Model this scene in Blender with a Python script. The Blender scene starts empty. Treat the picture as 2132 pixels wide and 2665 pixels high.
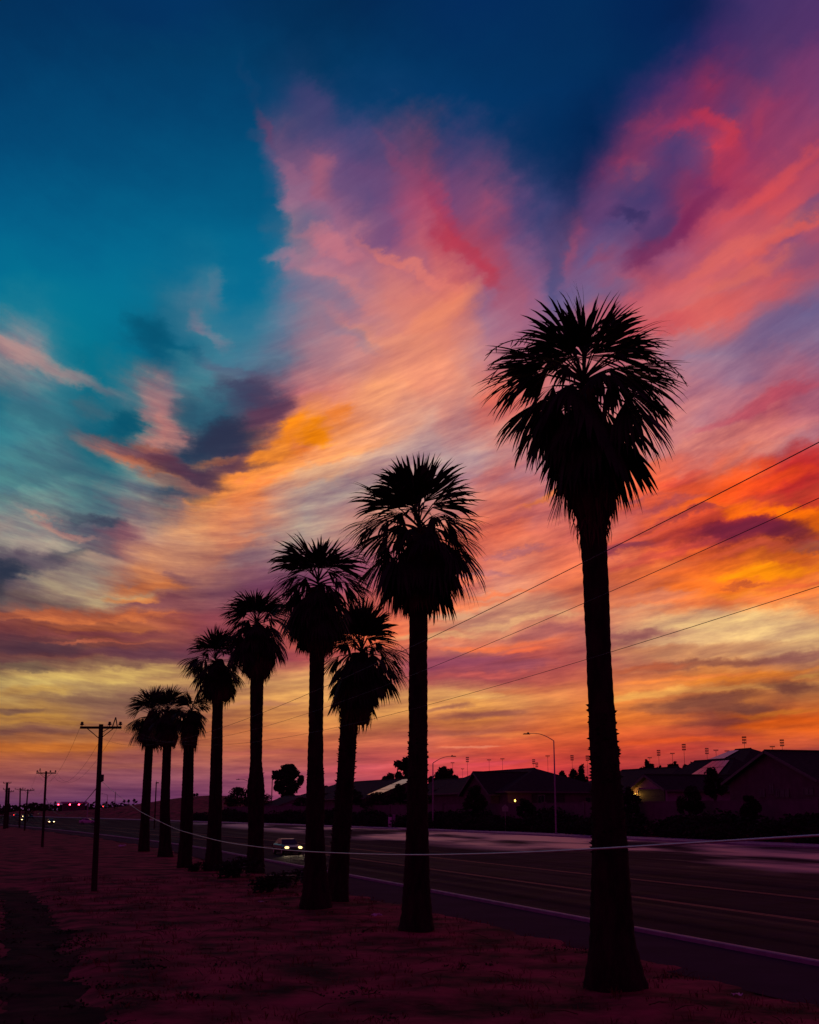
import bpy, bmesh, math, random
from mathutils import Vector, Matrix
from bisect import bisect_right

R = math.radians
scene = bpy.context.scene
col = scene.collection

# ------------------------------------------------------------------ camera
EYE = 4.2                                   # metres above the verge
YAW, PITCH = R(17.3), R(13.26)
FPX, PCX, PCY = 3300.0, 1066.0, 1332.5      # focal length and centre, in photograph pixels
cam_data = bpy.data.cameras.new("camera")
cam_data.sensor_fit = 'VERTICAL'
cam_data.sensor_height = 24.0
cam_data.lens = 24.0 * FPX / 2665.0
cam_data.clip_start = 0.1
cam_data.clip_end = 9000.0
cam = bpy.data.objects.new("camera", cam_data)
col.objects.link(cam)
cam.location = (0, 0, EYE)
cam.rotation_euler = (R(90) + PITCH, 0, -YAW)
scene.camera = cam

_f = Vector((math.sin(YAW) * math.cos(PITCH), math.cos(YAW) * math.cos(PITCH), math.sin(PITCH)))
_r = Vector((math.cos(YAW), -math.sin(YAW), 0))
_u = _r.cross(_f)


def ray(px, py):
    return (_f + _r * ((px - PCX) / FPX) + _u * ((PCY - py) / FPX)).normalized()


def on_z(px, py, z):
    d = ray(px, py)
    t = (z - EYE) / d.z
    return Vector((0, 0, EYE)) + d * t


def on_x(px, py, X):
    d = ray(px, py)
    return Vector((0, 0, EYE)) + d * (X / d.x)


def at_depth(px, py, D):
    d = ray(px, py)
    return Vector((0, 0, EYE)) + d * (D / d.dot(_f))


def upright(px, py, base):
    """point of the upright plane through base that faces the camera's heading"""
    n = Vector((math.sin(YAW), math.cos(YAW), 0))
    d = ray(px, py)
    t = (base - Vector((0, 0, EYE))).dot(n) / d.dot(n)
    return Vector((0, 0, EYE)) + d * t


def world_px(v):
    d = Vector(v) - Vector((0, 0, EYE))
    k = FPX / d.dot(_f)
    return PCX + d.dot(_r) * k, PCY - d.dot(_u) * k


# ------------------------------------------------------------------ exposure
scene.view_settings.view_transform = 'Standard'
scene.view_settings.look = 'None'
scene.view_settings.exposure = 0.0
scene.view_settings.gamma = 1.0
scene.view_settings.use_curve_mapping = False
scene.cycles.max_bounces = 6
scene.cycles.sample_clamp_indirect = 4.0


def lin(c):
    return tuple(((v / 255) / 12.92 if v <= 10 else ((v / 255 + 0.055) / 1.055) ** 2.4) for v in c)


def pal(c):
    return tuple(v / 255 for v in c)


# ------------------------------------------------------------------ the sky: a sunset of fanning cirrus
# each row is one height of the sky; each stop is a bearing and the colour of the cloud or clear air there
ROWS = {
30: "0:0,50,92 500:0,52,100 700:0,48,90 900:0,44,84 1200:0,45,95 1500:0,46,92 1700:0,38,86 1780:8,34,80 1860:45,42,95 1960:70,50,105 2132:80,52,108",
130: "0:0,58,102 600:0,60,102 800:0,54,94 1000:0,54,98 1300:0,50,96 1550:0,48,94 1680:0,42,88 1760:20,40,92 1850:70,44,100 1980:82,54,105 2132:110,58,112",
260: "0:0,68,112 640:0,66,110 690:10,66,110 760:40,66,112 820:62,66,112 880:40,64,110 920:10,62,108 1200:0,56,104 1450:0,50,98 1580:0,42,88 1650:60,46,102 1750:110,50,105 1820:185,50,85 1870:130,50,100 1930:85,56,108 1990:140,56,100 2132:122,62,112",
390: "0:0,76,120 600:0,80,122 675:0,78,120 690:90,82,125 740:110,80,120 790:140,84,122 860:100,76,122 960:75,72,122 1050:120,72,112 1110:130,66,100 1170:85,66,115 1280:85,66,112 1340:30,54,100 1400:0,46,92 1520:0,36,80 1570:70,44,95 1640:150,58,95 1700:130,60,104 1760:80,56,110 1820:150,60,105 1880:215,62,80 1930:150,56,100 2000:150,62,100 2132:175,68,98",
520: "0:0,92,134 700:0,90,130 725:30,92,132 740:150,108,138 830:150,98,132 880:140,92,130 960:95,76,124 1030:150,78,118 1120:170,74,106 1180:120,72,118 1270:150,76,112 1340:95,70,118 1420:65,66,116 1500:45,52,100 1560:120,62,112 1620:60,56,110 1700:70,58,112 1800:120,48,100 1860:165,50,88 1920:215,80,92 2000:190,80,98 2060:215,84,90 2132:170,76,106",
650: "0:0,106,144 600:0,106,144 700:6,104,144 715:110,112,140 770:190,124,140 830:170,112,140 900:150,102,138 980:185,110,128 1060:150,86,128 1130:205,104,114 1190:195,72,86 1250:185,66,86 1320:150,76,112 1390:125,86,130 1430:80,72,120 1475:160,72,104 1520:100,78,128 1640:120,84,128 1700:120,52,96 1780:160,84,120 1880:205,92,104 1960:220,100,100 2020:140,80,120 2132:175,86,108",
780: "0:0,120,150 350:2,118,150 400:30,112,142 490:90,122,146 540:80,126,150 590:10,114,150 660:8,112,148 740:100,120,150 800:140,116,142 860:190,122,136 940:175,120,138 1020:215,130,122 1150:222,124,110 1210:225,120,100 1260:150,106,138 1330:175,92,116 1390:150,98,136 1420:100,94,140 1480:120,96,140 1600:190,88,108 1700:205,96,104 1850:220,106,100 1960:215,90,92 2040:140,94,128 2132:110,96,140",
910: "0:190,140,140 90:150,138,146 150:40,124,146 220:2,120,146 330:0,112,142 400:0,90,122 480:0,100,132 560:60,122,146 640:80,126,150 740:110,124,150 830:165,126,140 950:195,136,140 1030:225,140,124 1160:235,140,112 1260:180,128,146 1340:170,116,142 1400:180,104,120 1560:200,110,116 1690:190,104,116 1760:160,126,150 1900:155,120,146 2030:130,104,140 2132:145,112,144",
1030: "0:30,104,126 60:70,116,134 130:50,116,134 220:10,104,128 300:70,116,132 380:190,122,122 440:150,118,128 500:70,124,138 600:60,118,136 650:40,70,100 700:110,66,90 760:180,100,110 860:225,136,118 960:240,156,112 1090:238,146,118 1200:225,150,130 1250:235,110,90 1330:230,104,84 1500:190,120,130 1700:210,120,122 1780:190,124,140 1880:170,122,146 1960:195,100,114 2040:200,84,98 2132:150,80,112",
1150: "0:60,132,146 120:70,130,142 190:60,100,120 260:0,92,118 330:60,104,118 380:190,120,110 430:170,110,110 470:20,66,92 560:60,72,96 640:110,66,86 690:200,110,70 750:245,140,40 810:240,120,40 870:240,150,100 950:230,165,135 1060:205,160,150 1180:175,150,155 1280:190,150,150 1400:205,130,130 1600:215,120,115 1740:205,130,130 1850:205,125,125 1950:225,130,115 2132:200,120,125",
1270: "0:80,130,138 150:90,132,138 250:70,120,130 360:110,128,134 430:50,72,96 490:110,80,96 530:210,130,80 600:235,140,80 680:238,130,80 740:220,150,120 850:180,160,150 980:190,145,140 1220:185,140,150 1300:215,120,105 1400:180,110,125 1500:200,105,100 1650:235,100,60 1760:225,80,55 1900:240,90,40 2000:225,85,45 2070:200,70,45 2132:190,50,40",
1390: "0:150,140,135 100:170,150,140 200:120,110,115 270:90,80,100 340:150,100,105 400:200,150,130 500:215,150,110 580:225,140,100 660:190,140,125 760:170,150,140 900:190,130,120 1000:200,120,105 1280:235,110,80 1350:225,110,85 1420:215,110,95 1500:210,100,90 1600:215,105,95 1700:225,90,60 1800:210,70,50 1880:150,40,50 1960:130,35,55 2040:190,80,30 2132:235,110,20",
1510: "0:45,50,65 60:85,75,90 150:150,130,115 250:165,145,125 330:170,115,95 400:200,115,70 480:160,100,90 600:120,75,90 700:110,60,90 950:140,70,105 1200:235,110,90 1280:215,130,115 1350:225,140,115 1450:235,120,85 1600:240,120,75 1750:240,110,50 1880:245,120,30 1960:250,135,20 2050:240,110,40 2132:240,125,60",
1570: "0:105,85,88 120:120,95,92 250:170,135,108 400:175,115,90 480:140,85,88 600:120,68,85 800:150,75,95 1000:205,95,85 1150:230,115,85 1250:225,145,110 1400:222,150,115 1500:220,120,85 1650:225,120,80 1800:235,120,70 1950:240,130,65 2132:238,130,70",
1605: "0:150,75,64 150:160,80,60 300:175,92,66 400:165,85,70 520:135,65,78 700:150,70,85 900:215,100,78 1100:215,115,88 1250:195,140,115 1400:200,148,116 1520:205,115,90 1650:215,140,105 1800:230,165,115 2000:235,170,115 2132:235,165,110",
1630: "0:125,65,65 100:135,70,62 200:178,95,60 350:190,105,62 480:165,80,70 560:135,62,75 800:205,92,75 1000:240,110,70 1120:225,120,85 1200:225,150,110 1300:220,150,115 1430:205,110,90 1520:190,100,95 1650:215,155,115 1760:225,175,125 2000:230,185,130 2132:225,180,125",
1660: "0:92,52,64 150:100,55,62 300:125,68,62 480:125,62,68 600:125,60,78 800:195,88,75 1000:235,108,70 1130:220,118,90 1250:212,120,92 1400:205,125,98 1520:185,98,92 1650:205,145,110 1760:225,175,125 2000:228,182,128 2132:222,176,122",
1690: "0:110,60,62 120:135,70,60 250:165,88,60 350:130,70,70 480:115,60,75 600:125,60,80 800:190,85,75 1000:225,105,75 1150:195,120,105 1280:215,105,85 1400:235,95,62 1500:190,95,85 1560:165,90,90 1700:200,145,108 1850:222,172,125 2000:215,165,115 2132:205,155,110",
1720: "0:98,58,66 200:95,56,70 400:88,50,75 600:115,55,80 800:165,75,85 1000:175,85,85 1150:155,78,86 1300:150,72,86 1450:165,78,85 1550:170,90,85 1700:185,120,92 1850:195,140,105 2000:190,130,95 2132:165,105,85",
1778: "0:190,160,100 100:205,175,110 250:205,170,105 330:170,130,95 420:195,150,95 560:180,130,90 700:205,150,95 850:215,150,95 1000:190,105,85 1150:165,78,82 1300:170,78,80 1450:190,92,78 1600:205,110,75 1750:215,120,60 1900:230,135,55 2000:215,130,65 2132:195,130,75",
1815: "0:175,135,85 130:170,128,82 230:145,105,82 400:140,98,82 560:170,115,80 700:205,140,85 850:220,155,92 1000:215,155,90 1150:228,168,98 1350:222,155,88 1480:205,115,72 1600:215,125,65 1750:200,120,70 1850:150,85,65 1960:190,120,65 2050:150,88,65 2132:170,105,65",
1905: "0:130,85,70 150:135,85,70 250:160,105,68 400:165,100,70 600:180,105,70 800:200,115,72 1000:190,105,72 1150:182,92,74 1300:190,98,70 1450:215,100,58 1600:215,95,50 1750:195,80,52 1900:175,70,55 2000:200,85,40 2132:215,90,32",
1980: "0:165,88,70 300:150,82,80 600:170,92,84 800:180,92,84 950:190,82,84 1150:205,80,78 1300:215,72,72 1450:205,65,65 1600:190,60,60 1800:165,58,64 2000:150,58,68 2132:150,62,74",
1750: "0:110,85,70 100:160,125,80 200:185,145,85 300:200,160,90 420:175,130,85 560:170,115,85 700:200,140,90 800:225,165,100 1000:190,100,90 1120:165,75,95 1250:170,80,95 1400:190,90,85 1520:200,90,80 1600:215,120,85 1700:200,110,80 1800:200,110,65 1900:225,125,50 2000:220,115,50 2132:190,115,60",
1870: "0:160,110,60 150:180,125,60 300:130,85,75 500:140,85,75 600:180,110,70 700:200,130,75 850:215,140,80 1000:200,125,75 1130:195,115,70 1250:215,130,65 1350:200,110,75 1500:225,120,60 1650:230,120,50 1750:200,100,55 1870:150,70,55 1960:190,85,35 2132:215,90,30",
1950: "0:190,105,50 200:190,105,50 350:165,90,75 600:190,105,70 800:200,105,70 950:190,90,75 1150:200,95,80 1300:225,90,60 1450:225,85,55 1600:200,70,50 1750:195,65,50 1900:175,60,60 2000:180,65,60 2132:165,70,70",
2030: "0:140,75,85 300:130,72,92 600:150,80,100 800:165,80,100 950:185,75,90 1100:200,65,85 1250:215,60,75 1400:205,55,70 1600:180,50,65 1800:150,50,70 2132:130,55,75",
2100: "0:88,50,92 300:90,48,95 600:120,60,105 800:150,60,100 1100:170,50,85 1500:170,45,70 2132:120,45,70",
}
_tab = []
for _y, _s in sorted(ROWS.items()):
    st = []
    for tok in _s.split():
        a, b = tok.split(':')
        st.append((float(a), pal(tuple(float(q) for q in b.split(',')))))
    _tab.append((float(_y), st))


def _row(st, x):
    if x <= st[0][0]:
        return st[0][1]
    for (x0, c0), (x1, c1) in zip(st, st[1:]):
        if x <= x1:
            t = (x - x0) / (x1 - x0)
            return tuple(a + (b - a) * t for a, b in zip(c0, c1))
    return st[-1][1]


def slant(x, y):
    """how far the cloud's grain leans sideways per unit of height at this place in the sky"""
    def bump(v, a, b, c, d):
        return max(0.0, min(1.0, (v - a) / (b - a), (d - v) / (d - c)))
    top = bump(y, -400, -300, 800, 900) * bump(x, 700, 800, 4000, 5000)
    v = top * max(-1.3, min(1.1, (x - 1340) / (min(y, 800) - 960)))
    v -= 1.3 * bump(y, 880, 980, 1250, 1400) * bump(x, 450, 600, 1150, 1300)
    v -= 1.5 * bump(y, 900, 1000, 1350, 1450) * bump(x, 1500, 1600, 4000, 5000)
    return v


def sky_at(x, y):
    if y <= _tab[0][0]:
        return _row(_tab[0][1], x)
    k = slant(x, y)
    for (y0, s0), (y1, s1) in zip(_tab, _tab[1:]):
        if y <= y1:
            t = (y - y0) / (y1 - y0)
            return tuple(a + (b - a) * t for a, b in zip(_row(s0, x + (y0 - y) * k), _row(s1, x + (y1 - y) * k)))
    return _row(_tab[-1][1], x)


def bearing(px, py):
    d = ray(px, py)
    return math.degrees(math.atan2(d.x, d.y) - YAW), math.degrees(math.asin(d.z))


def px_of(A, E):
    a, e = R(A) + YAW, R(E)
    d = Vector((math.sin(a) * math.cos(e), math.cos(a) * math.cos(e), math.sin(e)))
    k = FPX / d.dot(_f)
    return PCX + d.dot(_r) * k, PCY - d.dot(_u) * k


# wisps and streaks: (x, y, half length, half width, tilt (deg, up to the right), colour, opacity)
STROKES = [
    # upper left cloud edge: tufts curling out into the clear blue
    (705, 330, 60, 14, -55, (120, 62, 100), .55), (672, 352, 34, 14, -30, (84, 74, 114), .45),
    (640, 222, 70, 12, -48, (40, 66, 108), .4), (812, 255, 75, 45, -25, (70, 66, 114), .5),
    (760, 455, 60, 22, -40, (150, 96, 128), .45), (835, 470, 46, 70, 20, (172, 96, 118), .55),
    (742, 540, 34, 16, -10, (158, 112, 140), .75), (700, 600, 45, 14, 15, (40, 96, 132), .4),
    (720, 690, 62, 12, 8, (178, 120, 142), .8), (860, 640, 130, 26, -8, (206, 120, 132), .6),
    # red and rose ribs of the central fan
    (1205, 630, 150, 30, -52, (186, 54, 78), .55), (1150, 520, 110, 26, -50, (160, 62, 100), .5),
    (1270, 700, 60, 24, -60, (184, 58, 80), .4), (1060, 430, 120, 22, -35, (140, 70, 108), .4),
    (1070, 690, 170, 18, -28, (232, 126, 112), .55), (1150, 820, 150, 30, 35, (238, 140, 104), .5),
    (960, 780, 160, 14, -28, (214, 132, 128), .5), (1000, 880, 150, 16, -20, (236, 150, 116), .45),
    (900, 860, 120, 16, -25, (120, 122, 150), .4), (830, 760, 130, 40, -20, (110, 116, 148), .5),
    (1000, 590, 60, 50, 30, (112, 82, 126), .4), (900, 520, 90, 60, -30, (100, 80, 126), .35),
    (1480, 640, 18, 40, -10, (160, 76, 108), .4), (1440, 700, 24, 90, -12, (74, 76, 124), .5),
    (1350, 660, 40, 60, 0, (140, 96, 134), .35),
    # upper right plume
    (1836, 300, 48, 34, -40, (206, 54, 76), .6), (1890, 350, 46, 20, -50, (206, 58, 76), .5),
    (1770, 330, 110, 22, 10, (176, 54, 90), .5), (1660, 320, 60, 16, 8, (176, 60, 92), .45),
    (1970, 335, 22, 36, -10, (176, 62, 92), .4), (1670, 435, 30, 12, -25, (190, 78, 96), .4),
    (1790, 400, 90, 40, -20, (86, 66, 118), .45), (1620, 480, 120, 50, 10, (92, 70, 118), .4),
    (1640, 560, 60, 24, -30, (54, 46, 96), .6), (1720, 590, 70, 30, 45, (62, 52, 104), .5),
    (1810, 560, 130, 26, 38, (116, 38, 88), .6), (1700, 650, 110, 16, 24, (112, 40, 86), .6),
    (1560, 690, 70, 14, 22, (160, 66, 96), .5), (2010, 470, 200, 22, 30, (224, 82, 84), .55),
    (2060, 590, 130, 22, 22, (226, 96, 88), .7), (2110, 540, 90, 20, 24, (112, 78, 124), .55),
    (1900, 660, 190, 20, 22, (222, 104, 98), .6), (1960, 700, 160, 12, 20, (230, 112, 92), .5),
    (2110, 640, 90, 14, 18, (128, 84, 124), .5), (1850, 800, 220, 16, 14, (224, 92, 86), .7),
    (1720, 780, 160, 16, 18, (218, 108, 112), .5), (1560, 770, 130, 30, 8, (108, 96, 140), .5),
    (1700, 850, 130, 14, 10, (206, 80, 92), .6), (2000, 850, 160, 40, 12, (112, 100, 144), .5),
    # left: teal gaps, rose wisps
    (60, 925, 170, 30, -18, (196, 138, 134), .55), (200, 985, 130, 22, -16, (150, 124, 130), .5),
    (400, 870, 70, 42, -20, (0, 82, 112), .65), (470, 920, 90, 26, -12, (0, 88, 118), .5),
    (560, 870, 50, 12, -30, (150, 124, 144), .6), (520, 840, 40, 22, -40, (130, 118, 140), .5),
    (560, 760, 30, 60, 20, (100, 122, 146), .5), (560, 960, 150, 24, -14, (86, 132, 148), .5),
    (405, 1040, 80, 50, 30, (170, 122, 126), .4), (425, 1110, 80, 44, 20, (184, 124, 118), .4),
    (300, 1100, 46, 46, 10, (0, 82, 108), .75), (220, 1060, 60, 30, -20, (90, 104, 118), .45),
    (480, 1080, 60, 50, 0, (36, 78, 104), .45), (540, 1130, 110, 40, 8, (40, 58, 84), .65),
    (600, 1180, 90, 30, 20, (70, 58, 84), .5), (690, 1040, 40, 60, 30, (112, 66, 92), .5),
    (640, 1010, 90, 26, -22, (84, 62, 92), .45), (620, 960, 130, 14, -18, (112, 84, 116), .4),
    (250, 1170, 90, 22, -22, (170, 104, 104), .45), (330, 1190, 110, 26, -20, (150, 84, 88), .6),
    (410, 1225, 90, 18, -14, (196, 104, 62), .6), (420, 1210, 60, 10, -14, (80, 44, 62), .7),
    (380, 1170, 60, 9, -10, (230, 128, 66), .55), (330, 1205, 60, 9, -24, (226, 112, 74), .5),
    (760, 1110, 60, 30, 40, (250, 138, 24), .85), (820, 1130, 50, 30, 10, (252, 140, 10), .85),
    (880, 1080, 40, 24, 40, (246, 132, 50), .7), (700, 1170, 60, 22, 30, (250, 146, 50), .75),
    (640, 1240, 120, 18, 25, (244, 142, 62), .7), (560, 1290, 90, 20, 20, (236, 140, 70), .7),
    (690, 1265, 120, 16, 24, (246, 140, 70), .6), (860, 1180, 170, 18, 14, (242, 152, 96), .6),
    (800, 1240, 150, 16, 20, (240, 146, 92), .55), (960, 1140, 140, 14, 10, (240, 150, 110), .5),
    (520, 1260, 70, 16, 0, (98, 66, 82), .6), (470, 1285, 90, 14, -6, (52, 66, 88), .5),
    (270, 1345, 90, 18, -8, (56, 62, 84), .65), (330, 1375, 70, 20, -4, (128, 76, 92), .5),
    (200, 1330, 60, 14, -12, (92, 110, 118), .5), (170, 1370, 110, 10, -10, (214, 146, 126), .5),
    (60, 1240, 110, 26, -8, (70, 116, 126), .4), (60, 1315, 120, 16, -10, (92, 124, 126), .4),
    (120, 1450, 130, 30, 8, (84, 74, 92), .6), (40, 1490, 80, 26, 6, (44, 52, 72), .7),
    (190, 1430, 60, 18, 10, (60, 66, 84), .5), (90, 1560, 110, 14, -4, (106, 86, 84), .5),
    (300, 1560, 120, 16, 6, (178, 156, 122), .5), (260, 1445, 110, 20, -6, (188, 150, 128), .45),
    (640, 1440, 90, 30, 12, (130, 106, 118), .5), (620, 1400, 80, 8, 14, (216, 130, 96), .5),
    (400, 1530, 110, 16, 8, (204, 116, 68), .6), (480, 1505, 60, 14, 8, (128, 80, 88), .5),
    (420, 1575, 150, 20, 2, (122, 66, 78), .6), (350, 1560, 70, 9, 0, (214, 120, 64), .5),
    (250, 1610, 240, 9, 3, (208, 112, 66), .7), (130, 1600, 200, 12, 1, (176, 92, 62), .6),
    (300, 1650, 260, 12, 1, (134, 68, 72), .6), (100, 1690, 190, 22, 0, (84, 54, 66), .7),
    (360, 1705, 190, 16, 1, (100, 58, 72), .6), (250, 1670, 150, 6, 2, (192, 100, 72), .5),
    (120, 1760, 140, 12, 2, (196, 158, 96), .55), (330, 1755, 200, 14, 6, (212, 172, 100), .6),
    (60, 1740, 110, 10, -2, (112, 88, 74), .6), (420, 1800, 120, 14, 4, (138, 96, 82), .5),
    (100, 1800, 140, 10, 2, (188, 142, 76), .5), (250, 1820, 160, 12, 0, (128, 90, 76), .5),
    (90, 1905, 190, 9, 1, (122, 76, 68), .6), (120, 1880, 160, 7, 1, (188, 132, 64), .5),
    (100, 1945, 240, 14, 0, (198, 110, 46), .6), (60, 1850, 110, 8, 2, (110, 76, 72), .5),
    (250, 2000, 260, 9, 2, (152, 84, 74), .4), (160, 2030, 180, 9, 2, (130, 68, 84), .4),
    # the dark bank at mid left with lit undersides
    (560, 1140, 150, 48, 14, (46, 52, 78), .85), (690, 1070, 75, 50, 35, (92, 58, 84), .75), (500, 1232, 140, 26, -8, (70, 48, 72), .8),
    (400, 1190, 120, 28, -18, (108, 60, 76), .6), (620, 1212, 100, 18, 12, (88, 58, 78), .7), (640, 1030, 90, 40, 10, (62, 66, 96), .6),
    (450, 1265, 120, 12, -8, (198, 112, 84), .5), (560, 1196, 70, 9, 10, (222, 120, 62), .5), (800, 1235, 130, 26, 22, (186, 150, 138), .5),
    (880, 1270, 150, 30, 16, (172, 148, 142), .5), (180, 1230, 150, 14, -10, (56, 104, 120), .5), (120, 1110, 130, 16, -16, (46, 100, 120), .5),
    # middle: bands between the palms
    (820, 1430, 60, 12, 10, (140, 90, 120), .4), (1020, 1450, 60, 30, 0, (150, 76, 110), .4),
    (1240, 1390, 160, 14, 10, (238, 122, 92), .5), (1330, 1360, 140, 20, 22, (236, 112, 84), .55),
    (1420, 1300, 90, 12, 28, (242, 130, 62), .6), (1380, 1340, 120, 12, 18, (186, 96, 100), .5),
    (1300, 1240, 110, 14, 22, (216, 116, 110), .5), (1380, 1230, 120, 12, 22, (164, 124, 144), .4),
    (1340, 1445, 140, 10, 8, (150, 90, 116), .5), (1240, 1500, 130, 8, 8, (168, 104, 120), .4),
    (1300, 1540, 160, 8, 6, (236, 122, 84), .6), (1230, 1565, 130, 9, 5, (244, 124, 82), .5),
    (1200, 1590, 140, 9, 6, (218, 164, 128), .5), (1160, 1650, 150, 10, 4, (222, 164, 116), .6),
    (1350, 1620, 140, 9, 4, (224, 164, 118), .6), (1420, 1650, 120, 16, 6, (156, 84, 92), .5),
    (1240, 1690, 150, 10, 3, (240, 116, 72), .6), (1360, 1700, 90, 9, 4, (246, 112, 72), .6),
    (1180, 1730, 170, 16, 4, (150, 72, 96), .6), (1350, 1740, 130, 12, 2, (146, 72, 92), .5),
    (1250, 1765, 190, 8, 2, (206, 92, 86), .5), (1200, 1820, 150, 8, 2, (220, 158, 96), .55),
    (1260, 1860, 120, 10, 3, (150, 84, 76), .6), (1170, 1845, 80, 6, 4, (140, 82, 76), .5),
    (1380, 1800, 120, 8, 3, (190, 100, 70), .5), (1350, 1910, 140, 7, 2, (236, 132, 70), .5),
    (1200, 1905, 140, 8, 1, (176, 96, 76), .5), (1170, 1962, 110, 7, 2, (222, 96, 74), .6),
    (1250, 1942, 60, 4, 0, (240, 134, 100), .8), (1130, 1980, 130, 7, 3, (226, 84, 92), .6),
    (1300, 1985, 150, 7, 4, (214, 72, 84), .6), (950, 2000, 120, 9, 2, (196, 82, 96), .5),
    (680, 1900, 160, 7, 2, (212, 122, 70), .5), (720, 1960, 170, 8, 2, (182, 92, 82), .5),
    (700, 2020, 170, 10, 3, (164, 78, 104), .4), (680, 1830, 120, 9, 2, (170, 108, 88), .5),
    # right: burning bank and pale gap below it
    (1700, 1110, 170, 16, 22, (222, 126, 118), .5), (1960, 1060, 190, 18, 20, (198, 84, 100), .6),
    (2060, 1020, 130, 12, 22, (190, 76, 98), .5), (1900, 1130, 190, 14, 14, (224, 128, 112), .5),
    (2050, 1160, 150, 16, 16, (156, 112, 138), .5), (1850, 1190, 160, 14, 18, (206, 116, 116), .4),
    (1690, 1200, 110, 14, 24, (160, 108, 130), .5), (1700, 1250, 140, 16, 22, (230, 106, 84), .5),
    (1930, 1260, 160, 34, 16, (240, 86, 36), .6), (2080, 1240, 120, 40, 10, (202, 44, 40), .7),
    (2090, 1200, 130, 14, 14, (186, 60, 62), .6), (1800, 1250, 110, 12, 26, (196, 64, 66), .5),
    (1850, 1310, 190, 18, 14, (248, 104, 34), .7), (2010, 1330, 150, 22, -6, (248, 108, 10), .75),
    (2100, 1350, 90, 26, -14, (250, 112, 8), .8), (2060, 1300, 110, 14, 10, (196, 66, 44), .5),
    (1720, 1330, 150, 10, 12, (170, 74, 84), .5), (1660, 1320, 100, 8, 6, (150, 76, 96), .5),
    (1920, 1380, 130, 22, 10, (112, 28, 54), .75), (2040, 1400, 130, 22, -8, (120, 38, 60), .7),
    (1800, 1400, 130, 18, 8, (190, 60, 60), .55), (2100, 1430, 90, 18, 0, (128, 70, 88), .6),
    (2080, 1225, 160, 56, 12, (190, 40, 44), .75), (1980, 1268, 200, 24, 14, (232, 72, 30), .7), (1930, 1395, 180, 30, 8, (104, 30, 56), .8),
    (1740, 1300, 150, 16, 18, (222, 84, 52), .6), (1800, 1350, 140, 9, 10, (150, 54, 66), .6), (2060, 1180, 130, 14, 14, (176, 54, 66), .6),
    (1640, 1430, 110, 12, 6, (138, 56, 84), .6), (1680, 1400, 120, 10, 14, (226, 88, 74), .5),
    (1720, 1450, 170, 14, 8, (206, 70, 70), .5), (1960, 1440, 180, 14, 8, (206, 80, 66), .5),
    (1680, 1490, 130, 16, 6, (244, 122, 66), .5), (1990, 1495, 130, 18, 4, (253, 142, 14), .75),
    (1850, 1530, 200, 14, 2, (248, 116, 40), .6), (2080, 1530, 110, 9, 4, (226, 98, 56), .5),
    (1960, 1522, 70, 5, 0, (190, 84, 50), .5), (1700, 1560, 130, 14, 4, (206, 120, 96), .5),
    (1660, 1590, 150, 10, 6, (204, 140, 112), .4), (1960, 1565, 190, 12, -2, (240, 124, 70), .5),
    (1900, 1620, 230, 24, 2, (228, 184, 128), .6), (2080, 1570, 90, 10, 2, (188, 120, 84), .3),
    (1660, 1660, 160, 14, 4, (150, 86, 88), .6), (1700, 1700, 140, 14, 4, (192, 120, 86), .5),
    (1850, 1700, 230, 16, 5, (176, 112, 84), .5), (2060, 1710, 150, 12, 6, (146, 88, 84), .55),
    (1820, 1735, 220, 11, 4, (142, 82, 68), .6), (1960, 1760, 200, 9, 6, (232, 132, 48), .6),
    (1780, 1770, 200, 7, 4, (234, 128, 64), .6), (1700, 1745, 130, 8, 3, (206, 104, 66), .5),
    (1700, 1810, 170, 10, 8, (226, 158, 84), .6), (1960, 1790, 190, 9, 2, (222, 160, 84), .5),
    (1840, 1825, 170, 16, 6, (126, 70, 58), .75), (1960, 1840, 130, 14, -4, (130, 72, 58), .7),
    (2070, 1790, 100, 16, -6, (122, 70, 58), .75), (2100, 1760, 60, 8, 4, (206, 150, 74), .5),
    (1780, 1850, 110, 9, 3, (146, 80, 62), .6), (1740, 1880, 170, 9, 2, (222, 112, 52), .5),
    (1880, 1878, 130, 12, 2, (140, 66, 58), .6), (2060, 1880, 140, 12, 2, (222, 92, 26), .6),
    (2060, 1855, 110, 7, 4, (196, 110, 40), .5), (1800, 1925, 220, 9, 2, (222, 84, 40), .6),
    (1700, 1955, 170, 9, 3, (196, 64, 56), .5), (2020, 1940, 170, 9, 1, (190, 78, 52), .5),
]

world = bpy.data.worlds.new("World")
scene.world = world
world.use_nodes = True
nt = world.node_tree
nt.nodes.clear()
L = nt.links.new


def node(kind, **kw):
    n = nt.nodes.new(kind)
    for k, v in kw.items():
        setattr(n, k, v)
    return n


def put(sock, v):
    if isinstance(v, bpy.types.NodeSocket):
        L(v, sock)
    else:
        sock.default_value = v


def M(op, a, b=0.0, c=0.0, clamp=False):
    n = node('ShaderNodeMath', operation=op, use_clamp=clamp)
    put(n.inputs[0], a); put(n.inputs[1], b); put(n.inputs[2], c)
    return n.outputs[0]


def comb(x, y, z=0.0):
    n = node('ShaderNodeCombineXYZ')
    put(n.inputs[0], x); put(n.inputs[1], y); put(n.inputs[2], z)
    return n.outputs[0]


def vm(op, a, b=(0, 0, 0)):
    n = node('ShaderNodeVectorMath', operation=op)
    put(n.inputs[0], a); put(n.inputs[1], b)
    return n


def mrange(v, a, b, c=0.0, d=1.0, smooth=False):
    n = node('ShaderNodeMapRange', interpolation_type='SMOOTHSTEP' if smooth else 'LINEAR', clamp=smooth)
    put(n.inputs['Value'], v)
    n.inputs['From Min'].default_value = a; n.inputs['From Max'].default_value = b
    n.inputs['To Min'].default_value = c; n.inputs['To Max'].default_value = d
    return n.outputs[0]


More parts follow.
